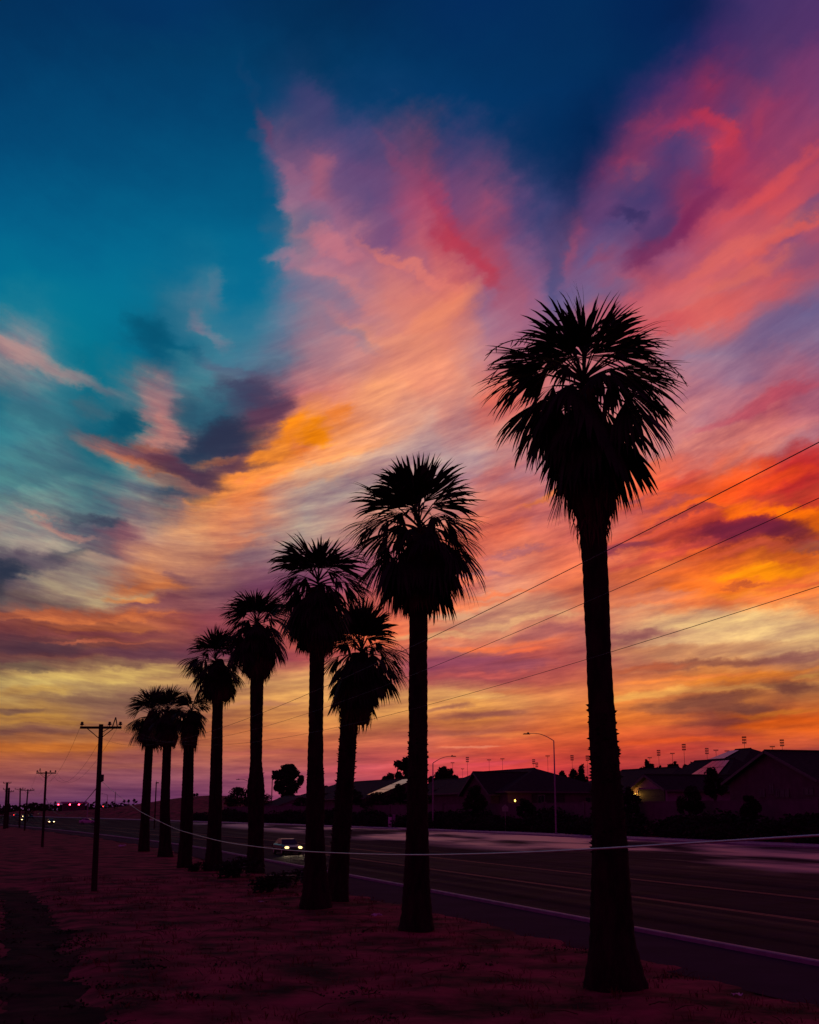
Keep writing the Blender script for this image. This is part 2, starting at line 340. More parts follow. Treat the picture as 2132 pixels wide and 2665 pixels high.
def mix(fac, a, b, mode='MIX'):
    n = node('ShaderNodeMix', data_type='RGBA', blend_type=mode)
    n.clamp_factor = True
    put(n.inputs[0], fac)
    for s, v in ((n.inputs[6], a), (n.inputs[7], b)):
        if isinstance(v, tuple) and len(v) == 3:
            v = (*v, 1)
        put(s, v)
    return n.outputs[2]


def noise(vec, scale, detail=5.0, rough=0.55, dist=0.0):
    n = node('ShaderNodeTexNoise')
    put(n.inputs['Vector'], vec)
    n.inputs['Scale'].default_value = scale
    n.inputs['Detail'].default_value = detail
    n.inputs['Roughness'].default_value = rough
    n.inputs['Distortion'].default_value = dist
    return n


def ramp(fac, stops):
    n = node('ShaderNodeValToRGB')
    put(n.inputs[0], fac)
    el = n.color_ramp.elements
    while len(el) > 1:
        el.remove(el[-1])
    el[0].position = stops[0][0]; el[0].color = (*stops[0][1], 1)
    for p, c in stops[1:]:
        e = el.new(p); e.color = (*c, 1)
    return n.outputs[0]


tc = node('ShaderNodeTexCoord')
sp = node('ShaderNodeSeparateXYZ')
L(tc.outputs['Generated'], sp.inputs[0])
DX, DY, DZ = sp.outputs
# bearing measured from the middle of the street scene, height above the horizon, both in degrees
cy, sy = math.cos(YAW), math.sin(YAW)
fx = M('SUBTRACT', M('MULTIPLY', DX, cy), M('MULTIPLY', DY, sy))
fy = M('ADD', M('MULTIPLY', DX, sy), M('MULTIPLY', DY, cy))
A0 = M('MULTIPLY', M('ARCTAN2', fx, fy), 57.29578)
E0 = M('MULTIPLY', M('ARCSINE', M('MINIMUM', M('MAXIMUM', DZ, -1.0), 1.0)), 57.29578)
# streaks run along a family of curves: level near the horizon, rising to the right higher up, falling on the far left
B_ = M('ADD', A0, 9.5)
root_ = M('SQRT', M('MULTIPLY_ADD', B_, B_, 9.0))
EP = M('MAXIMUM', E0, 0.05)
hh = M('MULTIPLY', M('POWER', M('MULTIPLY', EP, M('EXPONENT', M('MULTIPLY', root_, -0.022))), 0.72), 2.6)
slope = M('MULTIPLY', M('MULTIPLY', EP, 0.022), M('DIVIDE', B_, root_))
lowamt = mrange(E0, 0.0, 14.0, 0.16, 1.0, smooth=True)
n1 = noise(comb(M('MULTIPLY', A0, 0.055), M('MULTIPLY', hh, 0.30), 1.0), 1.0, 3.0, 0.5, 0.0)
n2 = noise(comb(M('MULTIPLY', A0, 0.20), M('MULTIPLY', hh, 0.95), 2.0), 1.0, 6.0, 0.60, 0.0)
n3 = noise(comb(A0, M('MULTIPLY', E0, 1.3), 3.0), 0.38, 6.0, 0.62)
s1, s2, s3 = (node('ShaderNodeSeparateColor') for _ in range(3))
L(n1.outputs['Color'], s1.inputs[0]); L(n2.outputs['Color'], s2.inputs[0]); L(n3.outputs['Color'], s3.inputs[0])


def off(*terms):
    t = None
    for o, a in terms:
        v = M('MULTIPLY', M('SUBTRACT', o, 0.5), a)
        t = v if t is None else M('ADD', t, v)
    return t


calm = mrange(E0, 14.0, 25.0, 1.0, 0.30, smooth=True)
along = M('ADD', M('MULTIPLY', off((s1.outputs[0], 2.6), (s2.outputs[0], 3.6)), calm), off((s3.outputs[0], 2.2)))
across = M('MULTIPLY', off((s1.outputs[1], 0.9), (s2.outputs[1], 1.3), (s3.outputs[1], 1.9)), lowamt)
A = M('ADD', A0, along)
E = M('ADD', M('MULTIPLY_ADD', along, slope, E0), across)

lump = M('ADD', M('MULTIPLY', s2.outputs[2], 1.3), M('MULTIPLY', s1.outputs[2], 0.7))
lump = mrange(lump, 0.30, 1.0, smooth=True)
# fine fibre, used in the lit cloud only
f1 = noise(comb(M('MULTIPLY', A0, 0.16), M('MULTIPLY', hh, 1.15), 9.0), 1.0, 7.0, 0.62, 0.25)
f2 = noise(comb(M('MULTIPLY', A0, 0.55), M('MULTIPLY', hh, 3.6), 5.0), 1.0, 5.0, 0.62, 0.0)
fib = M('MULTIPLY', M('ADD', M('SUBTRACT', f1.outputs[0], 0.5), M('MULTIPLY', M('SUBTRACT', f2.outputs[0], 0.5), 0.45)), mrange(E0, 14.0, 24.0, 1.0, 0.22, smooth=True))
# the rest of the dome, unseen: deepening dusk, tinted magenta to colour the ground light
DUSK = [(0.0, pal((120, 28, 80))), (0.12, pal((110, 26, 82))), (0.35, pal((76, 22, 76))), (1.0, pal((10, 12, 46)))]
keep = M('MULTIPLY', mrange(M('ABSOLUTE', A0), 21.0, 75.0, 1.0, 0.0, smooth=True), mrange(E0, 34.0, 62.0, 1.0, 0.0, smooth=True))
AE1 = comb(A, E, 1.0)

# the painted part of the sky is split into patches so that each ray works through the nearby wisps only
ES = [-1.0 + 0.55 * i for i in range(29)] + [14.4 + 1.4 * i + 1.4 for i in range(16)]
NS = 31
A_CUT = [-12.0, -6.0, 0.0, 6.0, 12.0]
E_CUT = [1.4, 3.0, 5.0, 8.0, 11.5, 15.5, 20.0, 25.5]
WISPS = []
for (x, y, lx, ly, tilt, c, op) in STROKES:
    a, e = bearing(x, y)
    k = 0.01736
    if y > 1480:
        op = min(0.9, op * 1.25)
    if y < 1300 and ly < 18:
        ly, op = ly * 1.6, op * 0.7
    sa, sb = lx * k * 1.25 / max(0.5, math.cos(R(e))), ly * k * 1.45
    ct, st_ = math.cos(R(tilt)), math.sin(R(tilt))
    WISPS.append((a, e, math.hypot(sa * ct, sb * st_), math.hypot(sa * st_, sb * ct),
                  (ct / sa, st_ / sa, -(a * ct + e * st_) / sa), (-st_ / sb, ct / sb, (a * st_ - e * ct) / sb), pal(c), op))
root_nt = nt


def to_light(c):
    """display values to light"""
    s_ = vm('MULTIPLY_ADD', c, (0.947867,) * 3)
    s_.inputs[2].default_value = (0.042,) * 3
    g = node('ShaderNodeGamma'); L(s_.outputs[0], g.inputs[0]); g.inputs[1].default_value = 2.4
    return g.outputs[0]


def patch(a0, a1, e0, e1):
    """a node group that gives the sky's colour between two bearings and two heights"""
    global nt, L
    g = bpy.data.node_groups.new("sky_patch", 'ShaderNodeTree')
    for nm, ty in (('A', 'NodeSocketFloat'), ('E', 'NodeSocketFloat'), ('AE1', 'NodeSocketVector'), ('Lump', 'NodeSocketFloat'),
                   ('Fibre', 'NodeSocketFloat'), ('Keep', 'NodeSocketFloat'), ('E0', 'NodeSocketFloat')):
        g.interface.new_socket(nm, in_out='INPUT', socket_type=ty)
    g.interface.new_socket('Sky', in_out='OUTPUT', socket_type='NodeSocketColor')
    nt = g; L = g.links.new
    gi, go = node('NodeGroupInput'), node('NodeGroupOutput')
    gA, gE, gAE, gLump, gFib, gKeep, gE0 = gi.outputs[:7]
    lo, hi = max(a0, -30.0), min(a1, 30.0)
    if a0 < -90: hi = max(hi, -12.0)
    # spread the ramp over this patch alone
    w0, w1 = (-24.0 if a0 < -90 else a0), (24.0 if a1 > 90 else a1)
    n = max(3, min(31, round((w1 - w0) / 0.75)))
    t = mrange(gA, w0, w1)
    out = None
    i0 = max(0, bisect_right(ES, e0) - 1)
    i1 = min(len(ES) - 1, bisect_right(ES, e1))
    for i in range(i0, i1 + 1):
        e = ES[i]
        if out is not None and (i - i0) % 4 == 0:
            t = M('MULTIPLY_ADD', out, 1e-9, t)
        rowc = ramp(t, [(j / n, sky_at(*px_of(w0 + (w1 - w0) * j / n, max(e, 0.2)))) for j in range(n + 1)])
        out = rowc if out is None else mix(mrange(gE, ES[i - 1], e), out, rowc)
    count, gAE0 = 0, gAE
    for (a, e, ha, he, ru, rv, c, op) in WISPS:
        if a + ha < a0 or a - ha > a1 or e + he < e0 or e - he > e1:
            continue
        if count % 4 == 0:      # a link back to the colour so far keeps the shader's working memory small
            q_ = vm('MULTIPLY_ADD', out, (1e-9,) * 3)
            L(gAE0, q_.inputs[2]); gAE = q_.outputs[0]
        count += 1
        u = vm('DOT_PRODUCT', gAE, ru).outputs['Value']
        v = vm('DOT_PRODUCT', gAE, rv).outputs['Value']
        q = M('MULTIPLY_ADD', u, u, M('MULTIPLY', v, v))
        w_ = mrange(q, 1.0, -0.05, 0.0, math.sqrt(op * 1.15), smooth=True)
        out = mix(M('MULTIPLY', M('MULTIPLY', w_, w_), gLump), out, c)
    sc_ = node('ShaderNodeSeparateColor'); L(out, sc_.inputs[0])
    gain = M('MULTIPLY_ADD', gFib, mrange(sc_.outputs[0], 0.08, 0.45, smooth=True), 1.0)
    out = mix(1.0, out, comb(M('MULTIPLY_ADD', gain, 0.85, 0.15), M('MULTIPLY_ADD', gain, 1.1, -0.1), M('MULTIPLY_ADD', gain, 0.6, 0.4)), 'MULTIPLY')
    if a0 < -90 or a1 > 90 or e1 > 90:
        out = mix(gKeep, ramp(mrange(gE0, -2.0, 90.0), DUSK), out)
    if e0 < -50:
        out = mix(mrange(gE0, -3.0, -0.6, smooth=True), pal((26, 10, 24)), out)
    L(to_light(out), go.inputs[0])
    nt = root_nt; L = nt.links.new
    gn = node('ShaderNodeGroup', node_tree=g)
    for s_, v_ in zip(gn.inputs, (A, E, AE1, lump, fib, keep, E0)):
        L(v_, s_)
    b_ = node('ShaderNodeBackground'); L(gn.outputs[0], b_.inputs[0])
    return b_.outputs[0]


def choose(fac, s0, s1):
    n = node('ShaderNodeMixShader')
    L(fac, n.inputs[0]); L(s0, n.inputs[1]); L(s1, n.inputs[2])
    return n.outputs[0]


def tree(cuts, coord, leaf):
    """binary search over the cuts; leaf(lower, upper) makes the shader of one interval"""
    edges = [-999.0] + cuts + [999.0]

    def rec(i, j):
        if j - i == 1:
            return leaf(edges[i], edges[j])
        m = (i + j) // 2
        return choose(M('GREATER_THAN', coord, edges[m]), rec(i, m), rec(m, j))
    return rec(0, len(edges) - 1)


painted = tree(E_CUT, E, lambda e0, e1: tree(A_CUT, A, lambda a0, a1: patch(a0, a1, e0, e1)))
rest = mix(mrange(E0, -3.0, -0.6, smooth=True), pal((26, 10, 24)), ramp(mrange(E0, -2.0, 90.0), DUSK))
bg_rest = node('ShaderNodeBackground'); L(to_light(rest), bg_rest.inputs[0])
dome = choose(M('GREATER_THAN', keep, 0.0005), bg_rest.outputs[0], painted)

SUN_EL, SUN_AZ = R(0.8), YAW + R(6.0)
nis = node('ShaderNodeTexSky', sky_type='NISHITA')
nis.sun_disc = False
nis.sun_elevation = SUN_EL
nis.sun_rotation = SUN_AZ
bg_sky = node('ShaderNodeBackground'); L(nis.outputs[0], bg_sky.inputs[0]); bg_sky.inputs[1].default_value = 0.0008
add = node('ShaderNodeAddShader'); L(bg_sky.outputs[0], add.inputs[0]); L(dome, add.inputs[1])
wo = node('ShaderNodeOutputWorld'); L(add.outputs[0], wo.inputs[0])

# the last of the sun, almost on the horizon
sd = bpy.data.lights.new("sun", 'SUN')
sd.energy = 0.03
sd.angle = R(3.0)
sd.color = (1.0, 0.42, 0.30)
sun = bpy.data.objects.new("sun", sd)
col.objects.link(sun)
sun.rotation_euler = (R(90) - R(2.0), 0, -SUN_AZ + math.pi)

# ================================================================== helpers
rnd = random.Random(11)


class MB:
    """collects faces and links them as one mesh object"""
    def __init__(s):
        s.v = []; s.f = []

    def add(s, verts, faces):
        o = len(s.v)
        s.v += [tuple(p) for p in verts]
        s.f += [tuple(i + o for i in f) for f in faces]

    def box(s, c, size, rz=0.0, taper=1.0):
        hx, hy, hz = size[0] / 2, size[1] / 2, size[2] / 2
        m = Matrix.Rotation(rz, 3, 'Z')
        vs = []
        for z, k in ((-hz, 1.0), (hz, taper)):
            for x, y in ((-hx, -hy), (hx, -hy), (hx, hy), (-hx, hy)):
                vs.append(m @ Vector((x * k, y * k, z)) + Vector(c))
        s.add(vs, [(3, 2, 1, 0), (4, 5, 6, 7), (0, 1, 5, 4), (1, 2, 6, 5), (2, 3, 7, 6), (3, 0, 4, 7)])

    def bar(s, a, b, r0, r1=None, n=6, cap=True):
        s.tube([a, b], [r0, r1 if r1 is not None else r0], n, cap)

    def tube(s, pts, rad, n=6, cap=True):
        pts = [Vector(p) for p in pts]
        if not isinstance(rad, (list, tuple)):
            rad = [rad] * len(pts)
        vs = []; up = None
        for i, p in enumerate(pts):
            t = (pts[min(i + 1, len(pts) - 1)] - pts[max(i - 1, 0)]).normalized()
            if up is None:
                up = Vector((0, 0, 1)) if abs(t.z) < 0.9 else Vector((1, 0, 0))
            a = t.cross(up).normalized(); b = a.cross(t).normalized(); up = b
            for k in range(n):
                q = 2 * math.pi * k / n
                vs.append(p + (a * math.cos(q) + b * math.sin(q)) * rad[i])
        fs = []
        for i in range(len(pts) - 1):
            for k in range(n):
                k2 = (k + 1) % n
                fs.append((i * n + k, i * n + k2, (i + 1) * n + k2, (i + 1) * n + k))
        if cap:
            fs.append(tuple(range(n - 1, -1, -1)))
            fs.append(tuple((len(pts) - 1) * n + k for k in range(n)))
        s.add(vs, fs)

    def lathe(s, prof, n=10, c=(0, 0, 0)):
        s.tube([(c[0], c[1], c[2] + z) for r, z in prof], [max(r, 1e-4) for r, z in prof], n)

    def mesh(s, name, material=None, smooth=False):
        me = bpy.data.meshes.new(name)
        me.from_pydata(s.v, [], s.f)
        if material:
            me.materials.append(material)
        if smooth:
            me.polygons.foreach_set('use_smooth', [True] * len(me.polygons))
        me.update()
        return me

    def build(s, name, material, parent=None, loc=(0, 0, 0), smooth=False):
        return link(name, s.mesh(name, material, smooth), parent, loc)


def link(name, data, parent=None, loc=(0, 0, 0)):
    o = bpy.data.objects.new(name, data)
    col.objects.link(o)
    o.location = loc
    if parent:
        o.parent = parent
    return o


def tag(o, label, cat, group=None):
    o['label'] = label; o['category'] = cat
    if group:
        o['group'] = group
    return o


def thing(name, label, cat, loc=(0, 0, 0), group=None, rz=0.0):
    o = link(name, None, None, loc)
    o.empty_display_size = 0.3
    o.rotation_euler = (0, 0, rz)
    return tag(o, label, cat, group)


def structure(o):
    o['kind'] = 'structure'; return o


def stuff(o):
    o['kind'] = 'stuff'; return o


def copy_tree(o, parent=None):
    c = o.copy(); col.objects.link(c); c.parent = parent
    for ch in [q for q in bpy.data.objects if q.parent == o]:
        copy_tree(ch, c)
    return c


# ================================================================== materials
def mat(name, c0, c1=None, rough=0.85, scale=3.0, detail=4.0, bump=0.0, bscale=None, spec=0.3, metal=0.0, stretch=(1, 1, 1), lo=0.35, hi=0.65):
    m = bpy.data.materials.new(name); m.use_nodes = True
    t = m.node_tree; t.nodes.clear()
    out = t.nodes.new('ShaderNodeOutputMaterial')
    p = t.nodes.new('ShaderNodeBsdfPrincipled')
    t.links.new(p.outputs[0], out.inputs[0])
    p.inputs['Roughness'].default_value = rough
    p.inputs['Metallic'].default_value = metal
    p.inputs['Specular IOR Level'].default_value = spec
    co = t.nodes.new('ShaderNodeTexCoord'); mp_ = t.nodes.new('ShaderNodeMapping')
    mp_.inputs['Scale'].default_value = stretch
    t.links.new(co.outputs['Object'], mp_.inputs[0])
    nz = t.nodes.new('ShaderNodeTexNoise'); nz.inputs['Scale'].default_value = scale; nz.inputs['Detail'].default_value = detail
    nz.inputs['Roughness'].default_value = 0.6
    t.links.new(mp_.outputs[0], nz.inputs['Vector'])
    r_ = t.nodes.new('ShaderNodeValToRGB')
    r_.color_ramp.elements[0].position = lo; r_.color_ramp.elements[0].color = (*c0, 1)
    r_.color_ramp.elements[1].position = hi; r_.color_ramp.elements[1].color = (*(c1 or c0), 1)
    t.links.new(nz.outputs['Fac'], r_.inputs[0]); t.links.new(r_.outputs[0], p.inputs['Base Color'])
    if bump:
        n2_ = t.nodes.new('ShaderNodeTexNoise'); n2_.inputs['Scale'].default_value = bscale or scale * 4; n2_.inputs['Detail'].default_value = 5
        t.links.new(mp_.outputs[0], n2_.inputs['Vector'])
        b = t.nodes.new('ShaderNodeBump'); b.inputs['Strength'].default_value = bump; b.inputs['Distance'].default_value = 0.05
        t.links.new(n2_.outputs['Fac'], b.inputs['Height']); t.links.new(b.outputs[0], p.inputs['Normal'])
    return m


def glow(name, c, strength):
    m = bpy.data.materials.new(name); m.use_nodes = True
    t = m.node_tree; t.nodes.clear()
    out = t.nodes.new('ShaderNodeOutputMaterial'); e = t.nodes.new('ShaderNodeEmission')
    e.inputs[0].default_value = (*c, 1); e.inputs[1].default_value = strength
    t.links.new(e.outputs[0], out.inputs[0])
    return m


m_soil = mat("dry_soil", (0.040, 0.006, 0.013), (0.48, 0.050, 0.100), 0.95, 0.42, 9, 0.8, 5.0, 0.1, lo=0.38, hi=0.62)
m_field = mat("field_soil", (0.05, 0.022, 0.022), (0.13, 0.06, 0.05), 0.95, 0.05, 6, 0.0, spec=0.1)
m_asphalt = mat("asphalt", (0.018, 0.004, 0.021), (0.042, 0.010, 0.046), 0.7, 0.35, 8, 0.25, 40.0, 0.02)
m_path = mat("path_asphalt", (0.010, 0.004, 0.010), (0.085, 0.014, 0.032), 0.95, 0.7, 9, 0.3, 25.0, 0.05)
m_walk = mat("pavement_asphalt", (0.045, 0.016, 0.052), (0.065, 0.024, 0.072), 0.95, 0.5, 6, 0.2, 30.0, 0.05)
m_conc = mat("concrete", (0.28, 0.15, 0.28), (0.42, 0.23, 0.42), 0.6, 1.2, 6, 0.2, 20.0, 0.4)
m_yellow = mat("yellow_line_paint", (0.24, 0.05, 0.045), (0.46, 0.09, 0.075), 0.7, 3.0, 4)
m_grass = mat("dry_grass_blades", (0.10, 0.016, 0.026), (0.30, 0.045, 0.07), 0.9, 1.2, 3, spec=0.1)
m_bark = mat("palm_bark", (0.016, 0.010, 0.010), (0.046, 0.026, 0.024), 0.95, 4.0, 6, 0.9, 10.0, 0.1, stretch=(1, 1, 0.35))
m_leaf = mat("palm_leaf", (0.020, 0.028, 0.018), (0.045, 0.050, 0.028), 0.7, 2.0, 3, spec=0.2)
m_dead = mat("dead_palm_leaf", (0.045, 0.020, 0.016), (0.105, 0.050, 0.036), 0.9, 2.5, 4, spec=0.1, stretch=(1, 1, 0.2))
m_tree = mat("tree_leaf", (0.020, 0.026, 0.018), (0.050, 0.050, 0.030), 0.9, 0.6, 3, spec=0.1)
m_wood = mat("tree_wood", (0.03, 0.022, 0.02), (0.06, 0.045, 0.04), 0.95, 2.0, 4, spec=0.1)
m_pole = mat("pole_timber", (0.030, 0.020, 0.018), (0.060, 0.040, 0.034), 0.9, 3.0, 4, 0.3, spec=0.1, stretch=(1, 1, 0.1))
m_steel = mat("galvanised_steel", (0.30, 0.29, 0.31), (0.42, 0.40, 0.42), 0.45, 4.0, 3, spec=0.5, metal=0.6)
m_darkmetal = mat("dark_metal", (0.03, 0.028, 0.03), (0.06, 0.05, 0.055), 0.6, 4.0, 3, spec=0.4)
m_cable = mat("bare_cable", (0.55, 0.48, 0.50), (0.70, 0.62, 0.62), 0.38, 6.0, 3, spec=0.5, metal=0.5)
m_wire = mat("wire", (0.05, 0.04, 0.04), (0.08, 0.06, 0.06), 0.6, 6.0, 2, spec=0.4)
m_ceramic = mat("brown_ceramic", (0.06, 0.03, 0.025), (0.08, 0.04, 0.03), 0.3, 5.0, 2, spec=0.5)
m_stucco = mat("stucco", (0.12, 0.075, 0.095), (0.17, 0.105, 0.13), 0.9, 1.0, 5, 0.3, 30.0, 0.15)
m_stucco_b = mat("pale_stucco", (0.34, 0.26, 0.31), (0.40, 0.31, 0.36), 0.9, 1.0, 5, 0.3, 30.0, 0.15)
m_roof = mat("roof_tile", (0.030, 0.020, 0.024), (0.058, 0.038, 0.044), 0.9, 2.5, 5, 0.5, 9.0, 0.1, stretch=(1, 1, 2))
m_trim = mat("trim_paint", (0.11, 0.08, 0.10), (0.15, 0.11, 0.13), 0.6, 2.0, 3)
m_garage = mat("garage_door_paint", (0.035, 0.028, 0.032), (0.055, 0.045, 0.05), 0.6, 2.0, 3)
m_pane = mat("window_glass", (0.02, 0.02, 0.03), (0.03, 0.03, 0.04), 0.08, 2.0, 2, spec=0.8)
m_solar = mat("solar_glass", (0.05, 0.05, 0.08), (0.07, 0.07, 0.10), 0.06, 2.0, 2, spec=1.0)
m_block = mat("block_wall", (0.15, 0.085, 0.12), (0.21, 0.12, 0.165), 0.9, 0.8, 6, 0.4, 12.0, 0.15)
m_white = mat("white_paint", (0.74, 0.70, 0.72), (0.8, 0.76, 0.78), 0.5, 3.0, 3)
m_carpaint = mat("silver_car_paint", (0.10, 0.08, 0.085), (0.12, 0.10, 0.105), 0.28, 2.0, 2, spec=0.6, metal=0.5)
m_darkcar = mat("dark_car_paint", (0.03, 0.02, 0.025), (0.04, 0.03, 0.035), 0.3, 2.0, 2, spec=0.6)
m_rubber = mat("rubber", (0.02, 0.02, 0.02), (0.03, 0.03, 0.03), 0.8, 5.0, 3)
m_head = glow("headlight_glow", (1.0, 0.72, 0.26), 2.6)
m_headfar = glow("far_headlight_glow", (1.0, 0.66, 0.28), 6.0)
m_tail = glow("tail_light_glow", (1.0, 0.03, 0.03), 34.0)
m_red = glow("red_signal_glow", (1.0, 0.02, 0.05), 30.0)
m_porch = glow("porch_lamp_glow", (1.0, 0.55, 0.08), 8.0)

# road material: worn wheel tracks; dusty far-lane patches with pink sky sheen put into their colour
t_ = m_asphalt.node_tree
p_ = next(n for n in t_.nodes if n.type == 'BSDF_PRINCIPLED')
src_ = p_.inputs['Base Color'].links[0].from_socket
co_ = t_.nodes.new('ShaderNodeTexCoord'); se_ = t_.nodes.new('ShaderNodeSeparateXYZ')
t_.links.new(co_.outputs['Object'], se_.inputs[0])
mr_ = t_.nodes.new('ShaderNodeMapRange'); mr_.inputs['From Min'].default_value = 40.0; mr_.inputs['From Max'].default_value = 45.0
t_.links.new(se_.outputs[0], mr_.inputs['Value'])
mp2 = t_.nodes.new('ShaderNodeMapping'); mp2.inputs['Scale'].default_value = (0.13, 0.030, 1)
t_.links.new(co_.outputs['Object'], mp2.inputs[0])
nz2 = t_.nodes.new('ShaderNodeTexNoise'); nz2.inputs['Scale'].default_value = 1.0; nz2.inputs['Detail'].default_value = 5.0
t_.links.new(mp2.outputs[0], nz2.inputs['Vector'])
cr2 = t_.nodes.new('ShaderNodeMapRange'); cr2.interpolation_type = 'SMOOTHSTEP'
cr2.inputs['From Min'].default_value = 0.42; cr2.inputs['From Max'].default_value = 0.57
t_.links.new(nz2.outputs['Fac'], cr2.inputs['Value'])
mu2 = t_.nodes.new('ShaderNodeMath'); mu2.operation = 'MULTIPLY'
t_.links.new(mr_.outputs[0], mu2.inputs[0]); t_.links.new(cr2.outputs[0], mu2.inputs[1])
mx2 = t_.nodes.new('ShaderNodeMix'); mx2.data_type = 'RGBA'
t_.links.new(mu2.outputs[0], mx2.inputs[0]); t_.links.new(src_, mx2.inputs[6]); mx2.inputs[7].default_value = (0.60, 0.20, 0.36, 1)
# long tyre-polished streaks along the lanes
mp3 = t_.nodes.new('ShaderNodeMapping'); mp3.inputs['Scale'].default_value = (1.1, 0.012, 1)
t_.links.new(co_.outputs['Object'], mp3.inputs[0])
nz3 = t_.nodes.new('ShaderNodeTexNoise'); nz3.inputs['Scale'].default_value = 1.0; nz3.inputs['Detail'].default_value = 4.0
t_.links.new(mp3.outputs[0], nz3.inputs['Vector'])
mr3 = t_.nodes.new('ShaderNodeMapRange'); mr3.inputs['From Min'].default_value = 0.3; mr3.inputs['From Max'].default_value = 0.7
mr3.inputs['To Min'].default_value = 0.6; mr3.inputs['To Max'].default_value = 0.95
t_.links.new(nz3.outputs['Fac'], mr3.inputs['Value']); t_.links.new(mr3.outputs[0], p_.inputs['Roughness'])
t_.links.new(mx2.outputs[2], p_.inputs['Base Color'])
# the patches are also smoother and catch the sky at a low angle
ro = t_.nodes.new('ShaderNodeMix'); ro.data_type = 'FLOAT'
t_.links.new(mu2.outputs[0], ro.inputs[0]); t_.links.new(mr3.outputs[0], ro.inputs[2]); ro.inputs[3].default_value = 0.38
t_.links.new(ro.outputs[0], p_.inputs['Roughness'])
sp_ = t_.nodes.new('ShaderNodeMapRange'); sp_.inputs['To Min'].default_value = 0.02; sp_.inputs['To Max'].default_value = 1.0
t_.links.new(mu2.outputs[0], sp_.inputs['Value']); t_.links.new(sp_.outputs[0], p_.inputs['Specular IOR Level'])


# ================================================================== the lie of the land
def shift(d):
    """the road bends gently to the left beyond 150 m"""
    d = min(d, 800.0)
    return 0.0 if d <= 150 else -14.0 * ((d - 150) / 196.0) ** 1.3


def W(u, d, z=0.0):
    return Vector((u + shift(d), d, z))


def on_u(px, py, u):
    """where the line of sight through a pixel crosses the surface at offset u from the pole line"""
    r = ray(px, py)
    lo, hi = 2.0, 3000.0
    for _ in range(60):
        mid_ = (lo + hi) / 2
        p = r * mid_
        if p.x - shift(p.y) < u:
            lo = mid_
        else:
            hi = mid_
    return Vector((0, 0, EYE)) + r * lo


def hnoise(x, y, s):
    from mathutils import noise as mn
    return mn.noise(Vector((x * s, y * s, 3.7)))


def road_z(u):
    return max(0.0, (u - 22.0) * 0.043)


def sstep(a, b, x):
    t = max(0.0, min(1.0, (x - a) / (b - a)))
    return t * t * (3 - 2 * t)


def ground_z(x, y):
    u = x - shift(y)
    r = math.hypot(x, y)
    if y < -60:
        return 0.0
    bump = 0.10 * hnoise(x, y, 0.35) + 0.05 * hnoise(x, y, 1.1) + 0.025 * hnoise(x, y, 3.1)
    edge = 17.8 + 0.35 * hnoise(x, y, 0.5) + 0.2 * hnoise(x, y, 1.7)
    verge = 0.05 + bump * (1.0 if r < 150 else 0.5)
    path = 1.0 - abs(u - path_mid(y)) / 1.6
    if path > 0:
        verge -= 0.14 * sstep(0.0, 0.5, path)
    if u < 17:
        z = verge
    elif u < 61:
        k = sstep(edge - 0.5, edge + 0.5, u)
        z = verge * (1 - k) + k * (road_z(u) - (0.08 if r < 60 else 0.3))
    else:
        z = 1.35 + 1.25 * sstep(61, 68, u) + 1.4 * sstep(69, 73, u)
    hill = 6.6 * math.exp(-((x - 85) / 24.0) ** 2 / 2 - ((y - 560) / 60.0) ** 2 / 2)
    far = 2.0 * sstep(900, 2500, r) * (0.5 + 0.5 * hnoise(x, y, 0.002))
    return z + hill * sstep(60, 75, u) + far


def path_mid(d):
    return 1.75 + 0.22 * math.sin(d * 0.13 + 0.5) * sstep(4, 14, d) - 0.012 * min(d, 60)


# ground: one sheet, fine near the camera, out to the horizon
def build_ground():
    angs = [a for a in range(-175, -30, 5)] + [(-30 + 0.5 * i) for i in range(0, 182)] + [a for a in range(61, 186, 5)]
    rs = []
    r = 3.0
    while r < 90:
        rs.append(r); r += 0.16 + r * 0.008
    while r < 6000:
        rs.append(r); r *= 1.028
    vs = [(0, 0, -0.1)]; fs = []
    na = len(angs)
    for r in rs:
        for a in angs:
            x, y = r * math.sin(R(a)), r * math.cos(R(a))
            vs.append((x, y, ground_z(x, y)))
    for k in range(na - 1):
        fs.append((0, 1 + k + 1, 1 + k))
    for i in range(len(rs) - 1):
        for k in range(na - 1):
            a = 1 + i * na + k; b = a + na
            fs.append((a, a + 1, b + 1, b))
    me = bpy.data.meshes.new("ground"); me.from_pydata(vs, [], fs); me.update()
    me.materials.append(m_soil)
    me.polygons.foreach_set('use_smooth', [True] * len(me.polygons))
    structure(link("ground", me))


build_ground()

DS = [-40 + i * 4.0 for i in range(0, 60)]
while DS[-1] < 900:
    DS.append(DS[-1] + 12)


def strip(name, cols_, material, ds=DS, wob=0.0):
    """a sheet along the road; cols_ are (u, z) across it"""
    vs = []; fs = []
    n = len(cols_)
    for d in ds:
        for j, (u, z) in enumerate(cols_):
            w = wob * hnoise(d, u * 9, 0.6) if wob and j in (0, n - 1) else 0.0
            vs.append(W(u + w, d, z))
    for i in range(len(ds) - 1):
        for j in range(n - 1):
            a = i * n + j
            fs.append((a, a + 1, a + n + 1, a + n))
    me = bpy.data.meshes.new(name); me.from_pydata(vs, [], fs); me.update(); me.materials.append(material)
    return structure(link(name, me))


